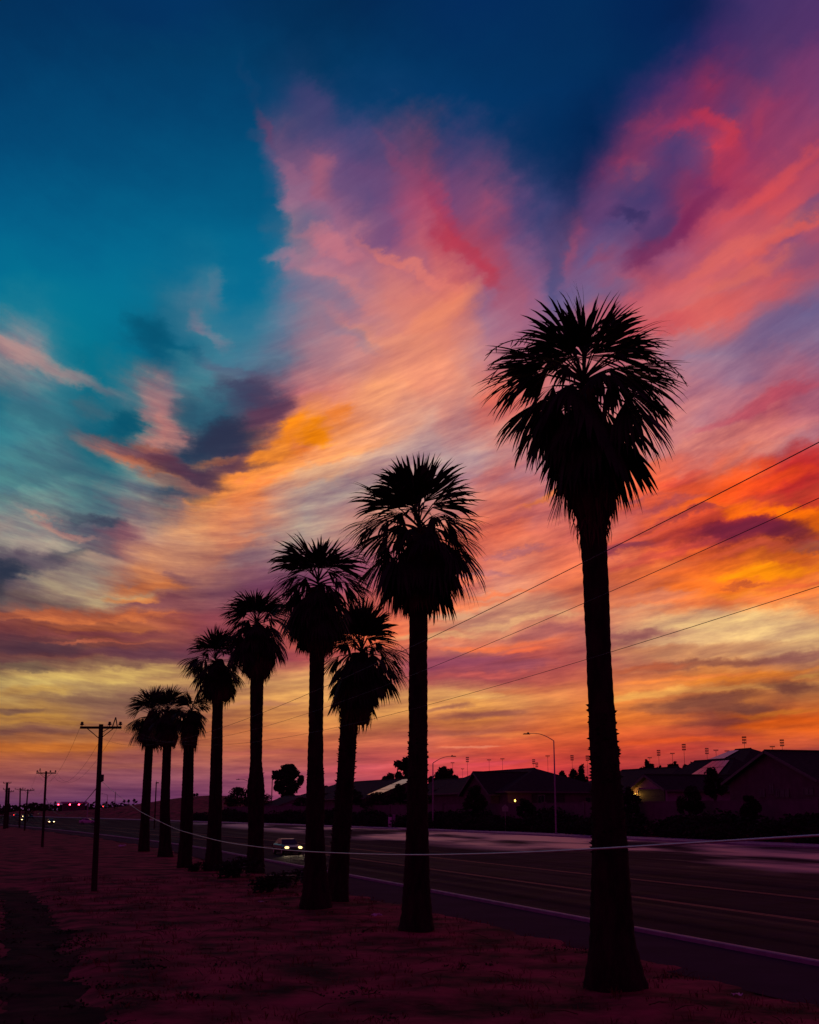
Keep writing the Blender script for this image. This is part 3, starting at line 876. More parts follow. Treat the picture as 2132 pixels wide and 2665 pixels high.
strip("pavement", [(17.3, 0.0), (19.5, 0.012), (21.8, 0.012)], m_walk)
strip("kerb", [(21.8, -0.05), (21.8, 0.13), (21.84, 0.155), (22.02, 0.155), (22.06, 0.13), (22.06, -0.02)], m_conc)
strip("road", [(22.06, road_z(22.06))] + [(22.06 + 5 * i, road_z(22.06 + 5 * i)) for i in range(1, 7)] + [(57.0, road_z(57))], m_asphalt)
for u in (28.30, 28.52, 33.5, 33.72):
    strip("lane_line", [(u, road_z(u) + 0.005), (u + 0.13, road_z(u + 0.13) + 0.005)], m_yellow)
strip("kerb", [(57.0, 1.4), (57.0, 1.63), (57.05, 1.66), (57.25, 1.66), (57.25, 1.5)], m_conc)
strip("pavement", [(57.25, 1.655), (58.6, 1.68), (60.4, 1.70), (60.45, 1.3)], m_conc)

# worn path down the left of the verge
vs = []; fs = []
pd = [2.5 + 0.35 * i for i in range(0, 210)]
for d in pd:
    c = path_mid(d); hw = 1.15 + 0.5 * hnoise(d, 5, 0.45) + 0.2 * hnoise(d, 9, 1.6)
    for k in (-1, -0.6, 0, 0.6, 1):
        uu = c + k * hw
        vs.append((uu, d, ground_z(uu, d) + (0.03 if abs(k) < 0.9 else -0.02)))
for i in range(len(pd) - 1):
    for j in range(4):
        a = i * 5 + j
        fs.append((a, a + 1, a + 6, a + 5))
me = bpy.data.meshes.new("path"); me.from_pydata(vs, [], fs); me.update(); me.materials.append(m_path)
me.polygons.foreach_set('use_smooth', [True] * len(me.polygons))
structure(link("path", me))


# dry grass and weeds on the verge
def build_grass():
    g = MB(); rg = random.Random(5)
    n = 0
    while n < 4500:
        d = 6 + 80 * rg.random() ** 1.5
        u = rg.uniform(-6, 17.9) if d > 16 else rg.uniform(-3, 17.9)
        if abs(u - path_mid(d)) < 1.25:
            continue
        if hnoise(u, d, 0.33) + 0.5 * hnoise(u, d, 1.3) < -0.1 - 0.2 * rg.random():
            continue
        z = ground_z(u, d) - 0.02
        big = rg.random() < 0.06
        for _ in range(7 if big else 4):
            h = rg.uniform(0.06, 0.2) * (1.8 if big else 0.8)
            a = rg.uniform(0, 6.28); lean = rg.uniform(0.5, 1.8) * h
            px_, py_ = u + rg.gauss(0, .09), d + rg.gauss(0, .09)
            wx, wy = -math.sin(a) * 0.012, math.cos(a) * 0.012
            mx, my = px_ + math.cos(a) * lean * .35, py_ + math.sin(a) * lean * .35
            tx, ty = px_ + math.cos(a) * lean, py_ + math.sin(a) * lean
            g.add([(px_ - wx, py_ - wy, z), (px_ + wx, py_ + wy, z), (mx + wx * .8, my + wy * .8, z + h * .65), (mx - wx * .8, my - wy * .8, z + h * .65), (tx, ty, z + h)],
                  [(0, 1, 2, 3), (3, 2, 4)])
        n += 1
    stuff(tag(g.build("dry_grass", m_grass), "short dry grass and weeds scattered over the dirt verge", "grass"))


build_grass()


# ================================================================== fan palms
def frond_mesh(e, seed, dead=False):
    """one fan leaf that leaves the origin along +x at elevation e (degrees); unit palm: about 2.3 m reach"""
    r_ = random.Random(seed)
    m = MB()
    e = R(e)
    d = Vector((math.cos(e), 0, math.sin(e)))
    p = Vector((0, 0, 0)); pts = [p.copy()]
    el = math.degrees(e)
    Lp = 0.55 if dead else r_.uniform(0.9, 1.15) * (0.74 if el > 45 else 1.05)
    for i in range(5):
        p = p + d * (Lp / 5); pts.append(p.copy())
        d = (d + Vector((0, 0, -1)) * (0.02 + 0.05 * max(0, math.cos(e)))).normalized()
    m.tube(pts, [0.035, 0.03, 0.026, 0.022, 0.02, 0.018], 4, False)
    side = Vector((0, 1, 0))
    nrm = d.cross(side).normalized()
    N = 18 if dead else 24
    span = R(42) if dead else R(r_.uniform(38, 64) if el > -20 else r_.uniform(44, 62))
    Lb = 1.25 if dead else 1.58
    fold = r_.uniform(0.5, 1.1)
    da = 2 * span / (N - 1)
    for i in range(N):
        a = -span + da * i + r_.gauss(0, 0.02)
        L_ = Lb * (0.70 + 0.30 * math.cos(a * 0.8)) * r_.uniform(0.86, 1.06)
        v = (d * math.cos(a) + side * math.sin(a) - nrm * fold * abs(math.sin(a))).normalized()
        droop = (r_.uniform(0.35, 1.1) if el > 25 and not dead else r_.uniform(0.7, 1.8)) + (1.0 if r_.random() < 0.15 else 0)
        q = p.copy() - d * 0.04
        ns = 7
        vs = []
        for s in range(ns + 1):
            t = s / ns
            wd = v.cross(nrm).normalized()
            rr = L_ * t
            if t <= 0.58:
                hw = max(0.006, 0.80 * rr * da)
            else:
                hw = 0.80 * L_ * 0.58 * da * max(0.0, 1 - (t - 0.58) / 0.42) ** 0.8
            if s < ns:
                vs += [q - wd * hw, q + wd * hw]
            else:
                vs.append(q)
            q = q + v * (L_ / ns)
            v = (v + Vector((0, 0, -1)) * droop * (0.05 + 0.32 * t * t) + side * r_.gauss(0, 0.02)).normalized()
        fs = [(2 * s, 2 * s + 1, 2 * s + 3, 2 * s + 2) for s in range(ns - 1)] + [(2 * ns - 2, 2 * ns - 1, 2 * ns)]
        m.add(vs, fs)
    return m.mesh("dead_frond" if dead else "frond", m_dead if dead else m_leaf)


F_EL = [84, 68, 52, 36, 20, 4, -12, -28, -44, -58, -70]
FRONDS = {e: [frond_mesh(e, 100 + i * 7 + k) for k in range(3)] for i, e in enumerate(F_EL)}
DEADS = [frond_mesh(-70 - 5 * k, 300 + k, True) for k in range(4)]


def stalk_mesh(seed):
    r_ = random.Random(seed)
    m = MB(); d = Vector((0.75, 0, 0.66)); p = Vector((0, 0, 0)); pts = [p.copy()]
    for i in range(12):
        p = p + d * 0.2; pts.append(p.copy())
        d = (d + Vector((0, 0, -1)) * (0.06 + 0.024 * i)).normalized()
    m.tube(pts, [0.02 - 0.001 * i for i in range(13)], 4, False)
    for i in range(5, 13):
        for k in range(r_.choice((0, 1, 1, 2, 3))):
            a = Vector((r_.gauss(0.03, .06), r_.gauss(0, .06), -abs(r_.gauss(.03, .07))))
            m.bar(pts[i] + (pts[i] - pts[i - 1]) * r_.uniform(-.9, 0), pts[i] + a, 0.014, 0.006, 3, False)
    return m.mesh("flower_stalk", m_dead)


STALKS = [stalk_mesh(k) for k in range(3)]


def prof_at(rows, z):
    for (z0, c0, r0), (z1, c1, r1) in zip(rows, rows[1:]):
        if z <= z1:
            t = 0 if z1 == z0 else max(0.0, (z - z0) / (z1 - z0))
            return c0 + (c1 - c0) * t, r0 + (r1 - r0) * t
    return rows[-1][1], rows[-1][2]


def palm(label, base_px, trunk, skirt, centre, reach, n_fronds, n_dead, stalks=0, stubs=None, seed=1, skirt_fit=0.78):
    """trunk and skirt rows are (y, left x, right x) measured in the photograph, from the bottom up"""
    r_ = random.Random(seed)
    base = on_z(base_px[0], base_px[1], 0.0)
    base.z = ground_z(base.x, base.y) - 0.03
    root = thing("fan_palm", label, "palm tree", base, "fan palms along the verge")

    def conv(rows):
        out = []
        for y, xl, xr in rows:
            a, b = upright(xl, y, base), upright(xr, y, base)
            out.append(((a.z + b.z) / 2 - base.z, (a + b) / 2 - base, (a - b).length / 2))
        return [(z, Vector((c.x, c.y, 0)), r) for z, c, r in out]
    tr = conv(trunk)
    tr[0] = (0.0, tr[0][1], tr[0][2])
    top = tr[-1][0]
    # trunk: rings with fissures and old leaf scars
    m = MB(); nseg = 22
    step = max(0.10, top / 90)
    rings = int(top / step)
    vs = []
    for i in range(rings + 1):
        z = top * i / rings
        c, rr = prof_at(tr, z)
        for k in range(nseg):
            q = 2 * math.pi * k / nseg
            nz_ = hnoise(q * 2.2 + seed * 5, z * 1.2, 1.0) * 0.05 + hnoise(q * 5 + seed, z * 5, 1.0) * 0.035
            flare = 0.16 * max(0, 1 - z / 0.9) * hnoise(q * 1.6, seed, 1.3)
            ring = 0.018 * (1 if (i % 2) else -1)
            rad = rr * (1 + nz_ + flare + ring)
            vs.append((c.x + rad * math.cos(q), c.y + rad * math.sin(q), z))
    fs = []
    for i in range(rings):
        for k in range(nseg):
            k2 = (k + 1) % nseg
            fs.append((i * nseg + k, i * nseg + k2, (i + 1) * nseg + k2, (i + 1) * nseg + k))
    m.add(vs, fs)
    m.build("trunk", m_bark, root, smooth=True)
    if stubs:
        ns, y0, y1 = stubs[:3]
        z0, z1 = upright(base_px[0], y0, base).z - base.z, upright(base_px[0], y1, base).z - base.z
        m = MB()
        for _ in range(ns):
            z = r_.uniform(z0, z1); q = r_.uniform(0, 6.283)
            c, rr = prof_at(tr, z)
            o = Vector((math.cos(q), math.sin(q), 0)); s_ = Vector((-math.sin(q), math.cos(q), 0))
            b0 = Vector((c.x, c.y, z)) + o * rr * 0.9
            ln = r_.uniform(0.05, 0.13) * (stubs[3] if len(stubs) > 3 else 1)
            w = r_.uniform(0.05, 0.11)
            tip = b0 + o * (rr * .1 + ln * .75) + Vector((0, 0, ln * r_.uniform(.2, 1.0)))
            m.add([b0 - s_ * w, b0 + s_ * w, b0 + Vector((0, 0, .10)), tip], [(0, 1, 3), (1, 2, 3), (2, 0, 3)])
        stuff(m.build("leaf_bases", m_bark, root))
    # skirt of dead thatch
    sk = conv(skirt)
    sk = [(z, c, r * skirt_fit * (0.72 if i >= len(sk) - 2 else 1.0)) for i, (z, c, r) in enumerate(sk)]
    m = MB(); nseg = 40
    zb, zt = sk[0][0], sk[-1][0]
    rings = 26
    vs = []
    for i in range(rings + 1):
        z = zb + (zt - zb) * i / rings
        c, rr = prof_at(sk, z)
        for k in range(nseg):
            q = 2 * math.pi * k / nseg
            rad = rr * (0.78 + 0.16 * hnoise(q * 3.0 + seed * 3, z * 0.8, 1.0) + 0.16 * hnoise(q * 9 + seed, z * 1.0, 1.0))
            jag = (0.35 * hnoise(q * 4, seed * 2.0, 1.6) * (1 - i / rings)) if i < 8 else 0.0
            vs.append((c.x + rad * math.cos(q), c.y + rad * math.sin(q), z + jag))
    fs = []
    for i in range(rings):
        for k in range(nseg):
            k2 = (k + 1) % nseg
            fs.append((i * nseg + k, i * nseg + k2, (i + 1) * nseg + k2, (i + 1) * nseg + k))
    m.add(vs, fs)
    for _ in range(420):
        z = zb + (zt - zb) * r_.random() ** 1.3
        q = r_.uniform(0, 6.283); c, rr = prof_at(sk, z)
        o = Vector((math.cos(q), math.sin(q), 0)); s_ = Vector((-math.sin(q), math.cos(q), 0))
        b0 = Vector((c.x, c.y, z)) + o * rr * r_.uniform(.75, 1.0)
        ln = r_.uniform(.25, .75); w = r_.uniform(.012, .035)
        md = b0 + o * r_.uniform(-.02, .10) - Vector((0, 0, ln * .5))
        tp = md + o * r_.uniform(-.08, .04) + s_ * r_.gauss(0, .05) - Vector((0, 0, ln * .5))
        m.add([b0 - s_ * w, b0 + s_ * w, md + s_ * w, md - s_ * w, tp], [(0, 1, 2, 3), (3, 2, 4)])
    stuff(m.build("thatch_skirt", m_dead, root))
    # crown
    cc = upright(centre[0], centre[1], base) - base
    edge = upright(centre[0] + reach, centre[1], base) - base
    K = (edge - cc).length / 2.36 * (1.0 if reach > 200 else 1.13)
    if reach < 200:
        cc.z -= 0.10 * K
    ga = 2.39996
    for i in range(n_fronds):
        t = (i + 0.5) / n_fronds
        e = 84 - 150 * t ** 0.86 + r_.gauss(0, 8)
        ee = min(F_EL, key=lambda q: abs(q - e))
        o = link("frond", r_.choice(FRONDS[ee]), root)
        o.rotation_euler = (r_.gauss(0, 0.06), R(ee - e), seed + i * ga + r_.gauss(0, 0.15))
        k = K * r_.uniform(0.80, 1.10) * (1.04 if e < -15 else 1.10 if e > 48 else 1.0)
        o.scale = (k, k, k)
        o.location = cc + Vector((0, 0, K * (0.30 * math.sin(R(e)) - 0.16)))
    for i in range(n_dead):
        z = zb + (zt - zb) * (0.38 + 0.4 * (i + .5) / n_dead)
        c, rr = prof_at(sk, z)
        q = seed + i * ga
        o = link("dead_frond", DEADS[i % 4], root)
        k = K * r_.uniform(0.75, 1.05)
        o.scale = (k, k, k)
        o.location = (c.x + rr * .55 * math.cos(q), c.y + rr * .55 * math.sin(q), z + 0.25 * K)
        o.rotation_euler = (r_.gauss(0, .08), r_.gauss(-0.12, .1), q)
    for i in range(stalks):
        o = link("flower_stalk", STALKS[i % 3], root)
        o.scale = (K * 1.12, K * 1.12, K * 1.12); o.location = cc + Vector((0, 0, .1 * K))
        o.rotation_euler = (0, r_.gauss(0, .15), -YAW + (0.1 + r_.gauss(0, .25) if i % 2 else math.pi + r_.gauss(0, .3)))
    return root


palm("tallest fan palm on the right, its flared base nearest the camera", (1605, 2575),
     [(2575, 1522, 1690), (2520, 1526, 1672), (2440, 1534, 1650), (2300, 1540, 1641), (2150, 1541, 1628), (2000, 1539, 1613), (1900, 1533, 1603), (1700, 1526, 1590), (1500, 1517, 1584), (1360, 1507, 1577), (1060, 1500, 1560)],
     [(1385, 1496, 1590), (1340, 1478, 1606), (1300, 1452, 1624), (1240, 1443, 1636), (1180, 1447, 1640), (1120, 1458, 1618), (1060, 1474, 1585), (1010, 1490, 1562)],
     (1520, 998), 268, 56, 18, stalks=7, stubs=(200, 2230, 1840, 0.9), seed=3, skirt_fit=0.84)
palm("second tallest fan palm, its trunk standing just left of the tallest one", (1083, 2425),
     [(2425, 1034, 1132), (2380, 1044, 1126), (2300, 1050, 1119), (2150, 1057, 1115), (2000, 1062, 1113), (1900, 1064, 1113), (1750, 1064, 1113), (1600, 1066, 1113), (1555, 1066, 1116), (1390, 1075, 1110)],
     [(1572, 1046, 1140), (1540, 1018, 1168), (1500, 998, 1190), (1450, 1003, 1185), (1410, 1030, 1160), (1375, 1060, 1130)],
     (1090, 1368), 172, 56, 22, stubs=(120, 2150, 1900, 0.8), seed=8)
palm("fan palm of middle height with a broad crown, right beside the short one", (819, 2365),
     [(2365, 775, 864), (2320, 786, 858), (2250, 793, 850), (2160, 796, 844), (2060, 797, 846), (1990, 800, 842), (1900, 803, 841), (1690, 806, 845), (1660, 806, 847), (1530, 812, 846)],
     [(1692, 790, 868), (1660, 765, 895), (1610, 748, 906), (1570, 755, 895), (1530, 785, 870)],
     (828, 1512), 126, 54, 20, stalks=2, stubs=(40, 2090, 2000, 0.7), seed=15)
palm("short leaning fan palm with a ragged stubbled trunk and heavy skirt", (877, 2347),
     [(2347, 843, 910), (2300, 850, 908), (2200, 862, 912), (2056, 874, 920), (1950, 882, 927), (1885, 885, 931), (1700, 915, 960)],
     [(1885, 878, 975), (1850, 862, 988), (1790, 850, 992), (1740, 866, 980), (1700, 910, 965)],
     (942, 1692), 117, 50, 18, stalks=2, stubs=(260, 2200, 1890, 1.4), seed=23)
palm("fan palm in front of the two smaller ones, shaggy bulge low on its trunk", (664, 2272),
     [(2272, 638, 690), (2200, 645, 686), (2100, 646, 688), (2060, 642, 690), (2020, 648, 686), (1980, 651, 682), (1783, 651, 686), (1745, 654, 692), (1630, 660, 684)],
     [(1762, 635, 710), (1730, 614, 728), (1690, 608, 732), (1655, 622, 722), (1625, 648, 692)],
     (668, 1618), 100, 52, 18, stubs=(70, 2110, 2010, 1.2), seed=31)
palm("slim fan palm left of the one with the shaggy bulge", (554, 2268),
     [(2268, 529, 580), (2200, 538, 576), (2034, 546, 579), (1838, 553, 580), (1800, 555, 584), (1720, 556, 574)],
     [(1828, 546, 602), (1800, 532, 618), (1770, 530, 624), (1740, 542, 606), (1715, 555, 588)],
     (561, 1715), 82, 48, 16, seed=37)
palm("right one of the three close-set small fan palms", (479, 2260),
     [(2260, 460, 499), (2180, 468, 502), (1950, 478, 505), (1930, 479, 506), (1850, 490, 512)],
     [(1944, 466, 520), (1915, 458, 526), (1890, 462, 526), (1860, 478, 518)],
     (498, 1848), 52, 46, 14, seed=41)
palm("middle one of the three close-set small fan palms", (430, 2232),
     [(2240, 408, 452), (2200, 414, 446), (2100, 417, 442), (1950, 424, 446), (1930, 424, 446), (1850, 430, 446)],
     [(1942, 408, 462), (1915, 398, 478), (1885, 402, 474), (1855, 420, 456)],
     (438, 1848), 58, 46, 14, seed=47)
palm("left one of the three close-set small fan palms, first of the whole row", (374, 2218),
     [(2218, 359, 390), (2150, 365, 389), (1942, 378, 399), (1925, 379, 400), (1850, 388, 404)],
     [(1938, 362, 418), (1910, 346, 440), (1880, 352, 438), (1852, 378, 416)],
     (396, 1856), 68, 46, 14, seed=53)


# ================================================================== houses beyond the wall
PAD = 4.0


def quad_slab(m, p, t=0.16):
    """a flat four-cornered slab of thickness t below p (points in order)"""
    p = [Vector(q) for q in p]
    n = (p[1] - p[0]).cross(p[-1] - p[0]).normalized()
    if n.z < 0:
        n = -n; p = p[::-1]
    q = [v - n * t for v in p]
    k = len(p)
    m.add(p + q, [tuple(range(k)), tuple(range(2 * k - 1, k - 1, -1))] + [(i, k + i, k + (i + 1) % k, (i + 1) % k) for i in range(k)])


def add_window(root, o, c, w, h, ax, lab=None, glass=None):
    """frame with two panes; c is the centre in house coordinates, ax the wall's direction ('u' or 'd')"""
    fr = MB(); pn = MB()
    sz = (0.09, w, h) if ax == 'd' else (w, 0.09, h)
    def bx(m, du, dz, ww, hh, th):
        cc = Vector(c) + (Vector((0, du, dz)) if ax == 'd' else Vector((du, 0, dz)))
        m.box(cc, (th, ww, hh) if ax == 'd' else (ww, th, hh))
    bx(fr, 0, h / 2 - .04, w, .08, .10); bx(fr, 0, -h / 2 + .04, w, .08, .10)
    for k in (-1, 0, 1):
        bx(fr, k * (w / 2 - .04), 0, .08, h - .17, .10)
    f = fr.build("window", m_trim, root)
    bx(pn, -w / 4 + .01, 0, w / 2 - .13, h - .18, .03); bx(pn, w / 4 - .01, 0, w / 2 - .13, h - .18, .03)
    pn.build("pane", glass or m_pane, f)


def garage(root, c, w, h, ax):
    fr = MB()
    def bx(m, du, dz, ww, hh, th):
        cc = Vector(c) + (Vector((0, du, dz)) if ax == 'd' else Vector((du, 0, dz)))
        m.box(cc, (th, ww, hh) if ax == 'd' else (ww, th, hh))
    for k in (-1, 1):
        bx(fr, k * (w / 2 + .09), 0, .16, h, .14)
    bx(fr, 0, h / 2 + .09, w + .34, .16, .14)
    g = fr.build("garage_door", m_garage, root)
    n = 4
    for i in range(n):
        p = MB(); bx(p, 0, -h / 2 + h / n * (i + .5), w, h / n - .03, .07); p.build("door_panel", m_garage, g)


def porch_lamp(root, c, out, power):
    m = MB(); c = Vector(c); out = Vector(out)
    m.box(c, (.16, .16, .10)); m.box(c + out * .12 + Vector((0, 0, .22)), (.2, .2, .06), taper=.6)
    m.bar(c, c + out * .12 + Vector((0, 0, .20)), .025)
    l = m.build("wall_lamp", m_darkmetal, root)
    b = MB(); b.lathe([(.02, -.14), (.10, -.08), (.12, .05), (.06, .15)], 8, c + out * .14)
    b.build("bulb", m_porch, l)
    ld = bpy.data.lights.new("porch_light", 'POINT'); ld.energy = power; ld.color = (1.0, .46, .06); ld.shadow_soft_size = .1
    lo = bpy.data.objects.new("porch_light", ld); col.objects.link(lo); lo.parent = l; lo.location = c + out * .42


def house(label, u0, u1, d0, d1, eave, ridge, along=True, near='gable', far='gable', over=0.6, wallm=None, rd=None):
    """box u0..u1 across and d0..d1 along the road, heights absolute; local frame at its middle on its pad"""
    um, dm = (u0 + u1) / 2, (d0 + d1) / 2
    t = math.atan2(-(shift(dm + 2) - shift(dm - 2)), 4.0)
    root = thing("house", label, "house", W(um, dm, PAD - 0.3), "houses behind the block wall", rz=t)
    a, b = (u1 - u0) / 2, (d1 - d0) / 2
    e, r = eave - PAD + .3, ridge - PAD + .3
    root['hw'] = 0
    house_block(root, -a, a, -b, b, e, r, along, near, far, over, wallm)
    return root, (lambda p: Matrix.Rotation(-t, 3, 'Z') @ (Vector(p) - root.location))


def house_block(root, x0, x1, y0, y1, e, r, along, near, far, over=.6, wallm=None):
    """walls, gables, roof slabs and fascias of one block; ridge along y when along, else along x"""
    w = MB()
    w.add([(x0, y0, 0), (x1, y0, 0), (x1, y1, 0), (x0, y1, 0), (x0, y0, e), (x1, y0, e), (x1, y1, e), (x0, y1, e)],
          [(0, 1, 5, 4), (1, 2, 6, 5), (2, 3, 7, 6), (3, 0, 4, 7)])
    xm, ym = (x0 + x1) / 2, (y0 + y1) / 2
    rf = MB(); fa = MB()
    if along:
        hw = (x1 - x0) / 2; s = (r - e) / hw; lo = e - over * s
        ya = y0 - (over if near == 'gable' else over); yb = y1 + over
        ra = y0 + (0 - over if near == 'gable' else hw); rb = y1 + (over if far == 'gable' else -hw)
        X0, X1 = x0 - over, x1 + over
        quad_slab(rf, [(X0, ya, lo), (xm, ra, r), (xm, rb, r), (X0, yb, lo)])
        quad_slab(rf, [(X1, ya, lo), (xm, ra, r), (xm, rb, r), (X1, yb, lo)])
        if near == 'gable':
            w.add([(x0, y0, e), (x1, y0, e), (xm, y0, r - .1)], [(0, 1, 2)])
        else:
            quad_slab(rf, [(X0, ya, lo), (X1, ya, lo), (xm, ra, r)])
        if far == 'gable':
            w.add([(x0, y1, e), (x1, y1, e), (xm, y1, r - .1)], [(2, 1, 0)])
        else:
            quad_slab(rf, [(X0, yb, lo), (X1, yb, lo), (xm, rb, r)])
        fa.box((X0 - .03, ym, lo - .10), (.05, yb - ya, .22)); fa.box((X1 + .03, ym, lo - .10), (.05, yb - ya, .22))
        ends = [(ya - .04, near), (yb + .04, far)]
        for y, k in ends:
            if k == 'gable':
                for sx in (X0, X1):
                    quad_slab(fa, [(sx, y - .02, lo + .04), (xm, y - .02, r + .04), (xm, y + .02, r + .04), (sx, y + .02, lo + .04)], .26)
            else:
                fa.box((xm, y, lo - .10), (X1 - X0, .05, .22))
        rc = MB(); rc.bar((xm, ra, r + .02), (xm, rb, r + .02), .11, .11, 5); rc.build("ridge_cap", m_roof, root)
    else:
        hw = (y1 - y0) / 2; s = (r - e) / hw; lo = e - over * s
        Y0, Y1 = y0 - over, y1 + over; xa, xb = x0 - over, x1 + over
        quad_slab(rf, [(xa, Y0, lo), (xa, ym, r), (xb, ym, r), (xb, Y0, lo)])
        quad_slab(rf, [(xa, Y1, lo), (xa, ym, r), (xb, ym, r), (xb, Y1, lo)])
        w.add([(x0, y0, e), (x0, y1, e), (x0, ym, r - .1)], [(2, 1, 0)])
        w.add([(x1, y0, e), (x1, y1, e), (x1, ym, r - .1)], [(0, 1, 2)])
        fa.box((xm, Y0 - .03, lo - .10), (xb - xa, .05, .22)); fa.box((xm, Y1 + .03, lo - .10), (xb - xa, .05, .22))
        for sy_ in (Y0, Y1):
            quad_slab(fa, [(xa - .06, sy_, lo + .04), (xa - .06, ym, r + .04), (xa - .02, ym, r + .04), (xa - .02, sy_, lo + .04)], .26)
        rc = MB(); rc.bar((xa, ym, r + .02), (xb, ym, r + .02), .11, .11, 5); rc.build("ridge_cap", m_roof, root)
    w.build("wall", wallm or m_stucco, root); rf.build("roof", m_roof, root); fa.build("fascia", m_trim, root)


def solar(root, corners, n, rows=1):
    """panels laid over a roof quad given by four points: lower left, lower right, upper right, upper left"""
    a, b, c, d = [Vector(q) for q in corners]
    nrm = (b - a).cross(d - a).normalized()
    if nrm.z < 0:
        nrm = -nrm
    for i in range(n):
        for j in range(rows):
            def P(s, t):
                return a + (b - a) * s + (d - a) * t + (c - b - d + a) * s * t + nrm * .14
            g = 0.03
            m = MB()
            quad_slab(m, [P((i + g) / n, (j + g) / rows), P((i + 1 - g) / n, (j + g) / rows), P((i + 1 - g) / n, (j + 1 - g) / rows), P((i + g) / n, (j + 1 - g) / rows)], .04)
            m.build("solar_panel", m_solar, root)


def D(px, u):
    return on_u(px, 2110, u).y


# long low house with a wing towards the road
d_r, d_l = D(1465, 80), D(1246, 80)
h, tl_ = house("long dark house with a front gable wing and one porch lamp lit", 71, 89, d_r, d_l, 7.2, on_u(1300, 2006, 80).z, True, 'hip', 'gable')
wc = D(1246, 70)
w0 = tl_(W(70, wc, PAD - .3))
house_block(h, w0.x - 0.3, w0.x + 11, w0.y - 5.2, w0.y + 5.2, 3.2, on_u(1246, 2009, 70).z - PAD + .3, False, 'gable', 'gable')
pl = tl_(on_u(1339, 2083, 70.8)); porch_lamp(h, (-9.02, pl.y, 1.9), (-1, 0, 0), 14.0)
wn = tl_(on_u(1405, 2077, 70.9)); add_window(h, None, (-9.03, wn.y, 2.0), 2.0, 1.3, 'd')
nb = -(d_l - d_r) / 2
garage(h, (-2.4, nb - .04, 1.45), 5.0, 2.6, 'u')
add_window(h, None, (4.6, nb - .04, 1.9), 1.8, 1.2, 'u')

# small pale gable with a wide garage door
d1_, d0_ = D(1650, 72), D(1738, 72)
h, tl_ = house("small pale house, wide dark garage door under its gable, lamp lit beside it", 72, 86, d0_, d1_, 6.75, on_u(1700, 2016, 72).z, False, wallm=m_stucco_b)
garage(h, (-7.04, -0.5, 1.55), 6.2, 2.5, 'd')
porch_lamp(h, (-7.05, (d1_ - d0_) / 2 - 0.75, 2.35), (-1, 0, 0), 34.0)

# dark single-storey house behind it
h, tl_ = house("dark single-storey house behind the small pale gable", 88, 104, D(1850, 96), D(1560, 96), 7.2, on_u(1700, 2000, 96).z, True, 'hip', 'hip')
add_window(h, None, (-8.03, -6, 2.0), 1.8, 1.2, 'd'); add_window(h, None, (-8.03, 5, 2.0), 1.8, 1.2, 'd')

# two-storey house with panels
zt_ = on_u(1940, 1949, 110).z
h, tl_ = house("two-storey house with a hipped roof and solar panels on two slopes", 100, 120, D(1975, 110) - 9, D(1913, 110) + 9, zt_ - 4.6, zt_, True, 'hip', 'hip')
hb = (D(1913, 110) - D(1975, 110)) / 2 + 9
ee, rr = zt_ - 4.6 - PAD + .3, zt_ - PAD + .3
def slopeC(y, f):
    return (-10 + 10 * f, y, ee + (rr - ee) * f)
solar(h, [slopeC(hb - 5.4, .35), slopeC(hb - 12.0, .35), slopeC(hb - 12.0, .95), slopeC(hb - 9.6, .95)], 4, 2)
add_window(h, None, (-10.03, 3, 4.4), 1.8, 1.3, 'd'); add_window(h, None, (-10.03, -4, 4.4), 1.8, 1.3, 'd')
lw = tl_(W(93, D(1850, 93), 0))
zl = on_u(1850, 1980, 97).z - PAD + .3
house_block(h, -19, -9.8, lw.y - 7, lw.y + 7, zl - 2.4, zl, True, 'hip', 'gable')
solar(h, [(-18.8, lw.y + 2.0, zl - 2.3), (-18.8, lw.y - 5, zl - 2.3), (-15.0, lw.y - 2.2, zl - .3), (-15.0, lw.y + 2.0, zl - .3)], 4, 2)
add_window(h, None, (-19.03, lw.y, 2.0), 1.8, 1.2, 'd')

# large gable at the right edge
dg = D(2013, 70)
h, tl_ = house("large house at the right edge with a broad gable facing the road", 70, 96, dg - 7.6, dg + 7.6, 7.1, on_u(2013, 1953, 70).z, False)
for px, py, w_, h_ in ((1984, 2064, 1.1, .8), (2008, 2053, .9, 1.0), (2024, 2064, .8, .8), (2042, 2064, 1.7, .8), (2105, 2060, 1.6, .7)):
    q = tl_(on_u(px, py, 70)); add_window(h, None, (-13.03, q.y, q.z), w_, h_, 'd', glass=m_trim)

# the far row with panels
dA, dB = D(1046, 82), D(925, 82)
zr = on_u(985, 2031, 82).z
h, tl_ = house("farther house with a strip of solar panels, left of the second tallest palm", 73, 91, dA - 4, dB, zr - 3.6, zr, True, 'gable', 'gable')
hb = (dB - dA + 4) / 2; e_, r_z = zr - 3.6 - PAD + .3, zr - PAD + .3
def slopeE(y, f):
    return (-9 + 9 * f, y, e_ + (r_z - e_) * f)
ya, yb = tl_(W(76, D(1009, 75.5), 0)).y, tl_(W(76, D(977, 75.5), 0)).y
solar(h, [slopeE(yb, .08), slopeE(ya, .08), slopeE(ya, .93), slopeE(yb, .93)], 6, 3)
add_window(h, None, (-9.03, 2, 2.0), 1.8, 1.2, 'd')
dA, dB = D(1240, 84), D(1140, 84)
zr = on_u(1200, 2026, 84).z
h, tl_ = house("farther house with solar panels, right of the second tallest palm", 75, 93, dA - 3, dB, zr - 3.6, zr, True, 'gable', 'gable')
e_, r_z = zr - 3.6 - PAD + .3, zr - PAD + .3
ya, yb = tl_(W(78, D(1178, 78), 0)).y, tl_(W(78, D(1153, 78), 0)).y
solar(h, [slopeE(yb, .08), slopeE(ya, .08), slopeE(ya, .93), slopeE(yb, .93)], 5, 3)
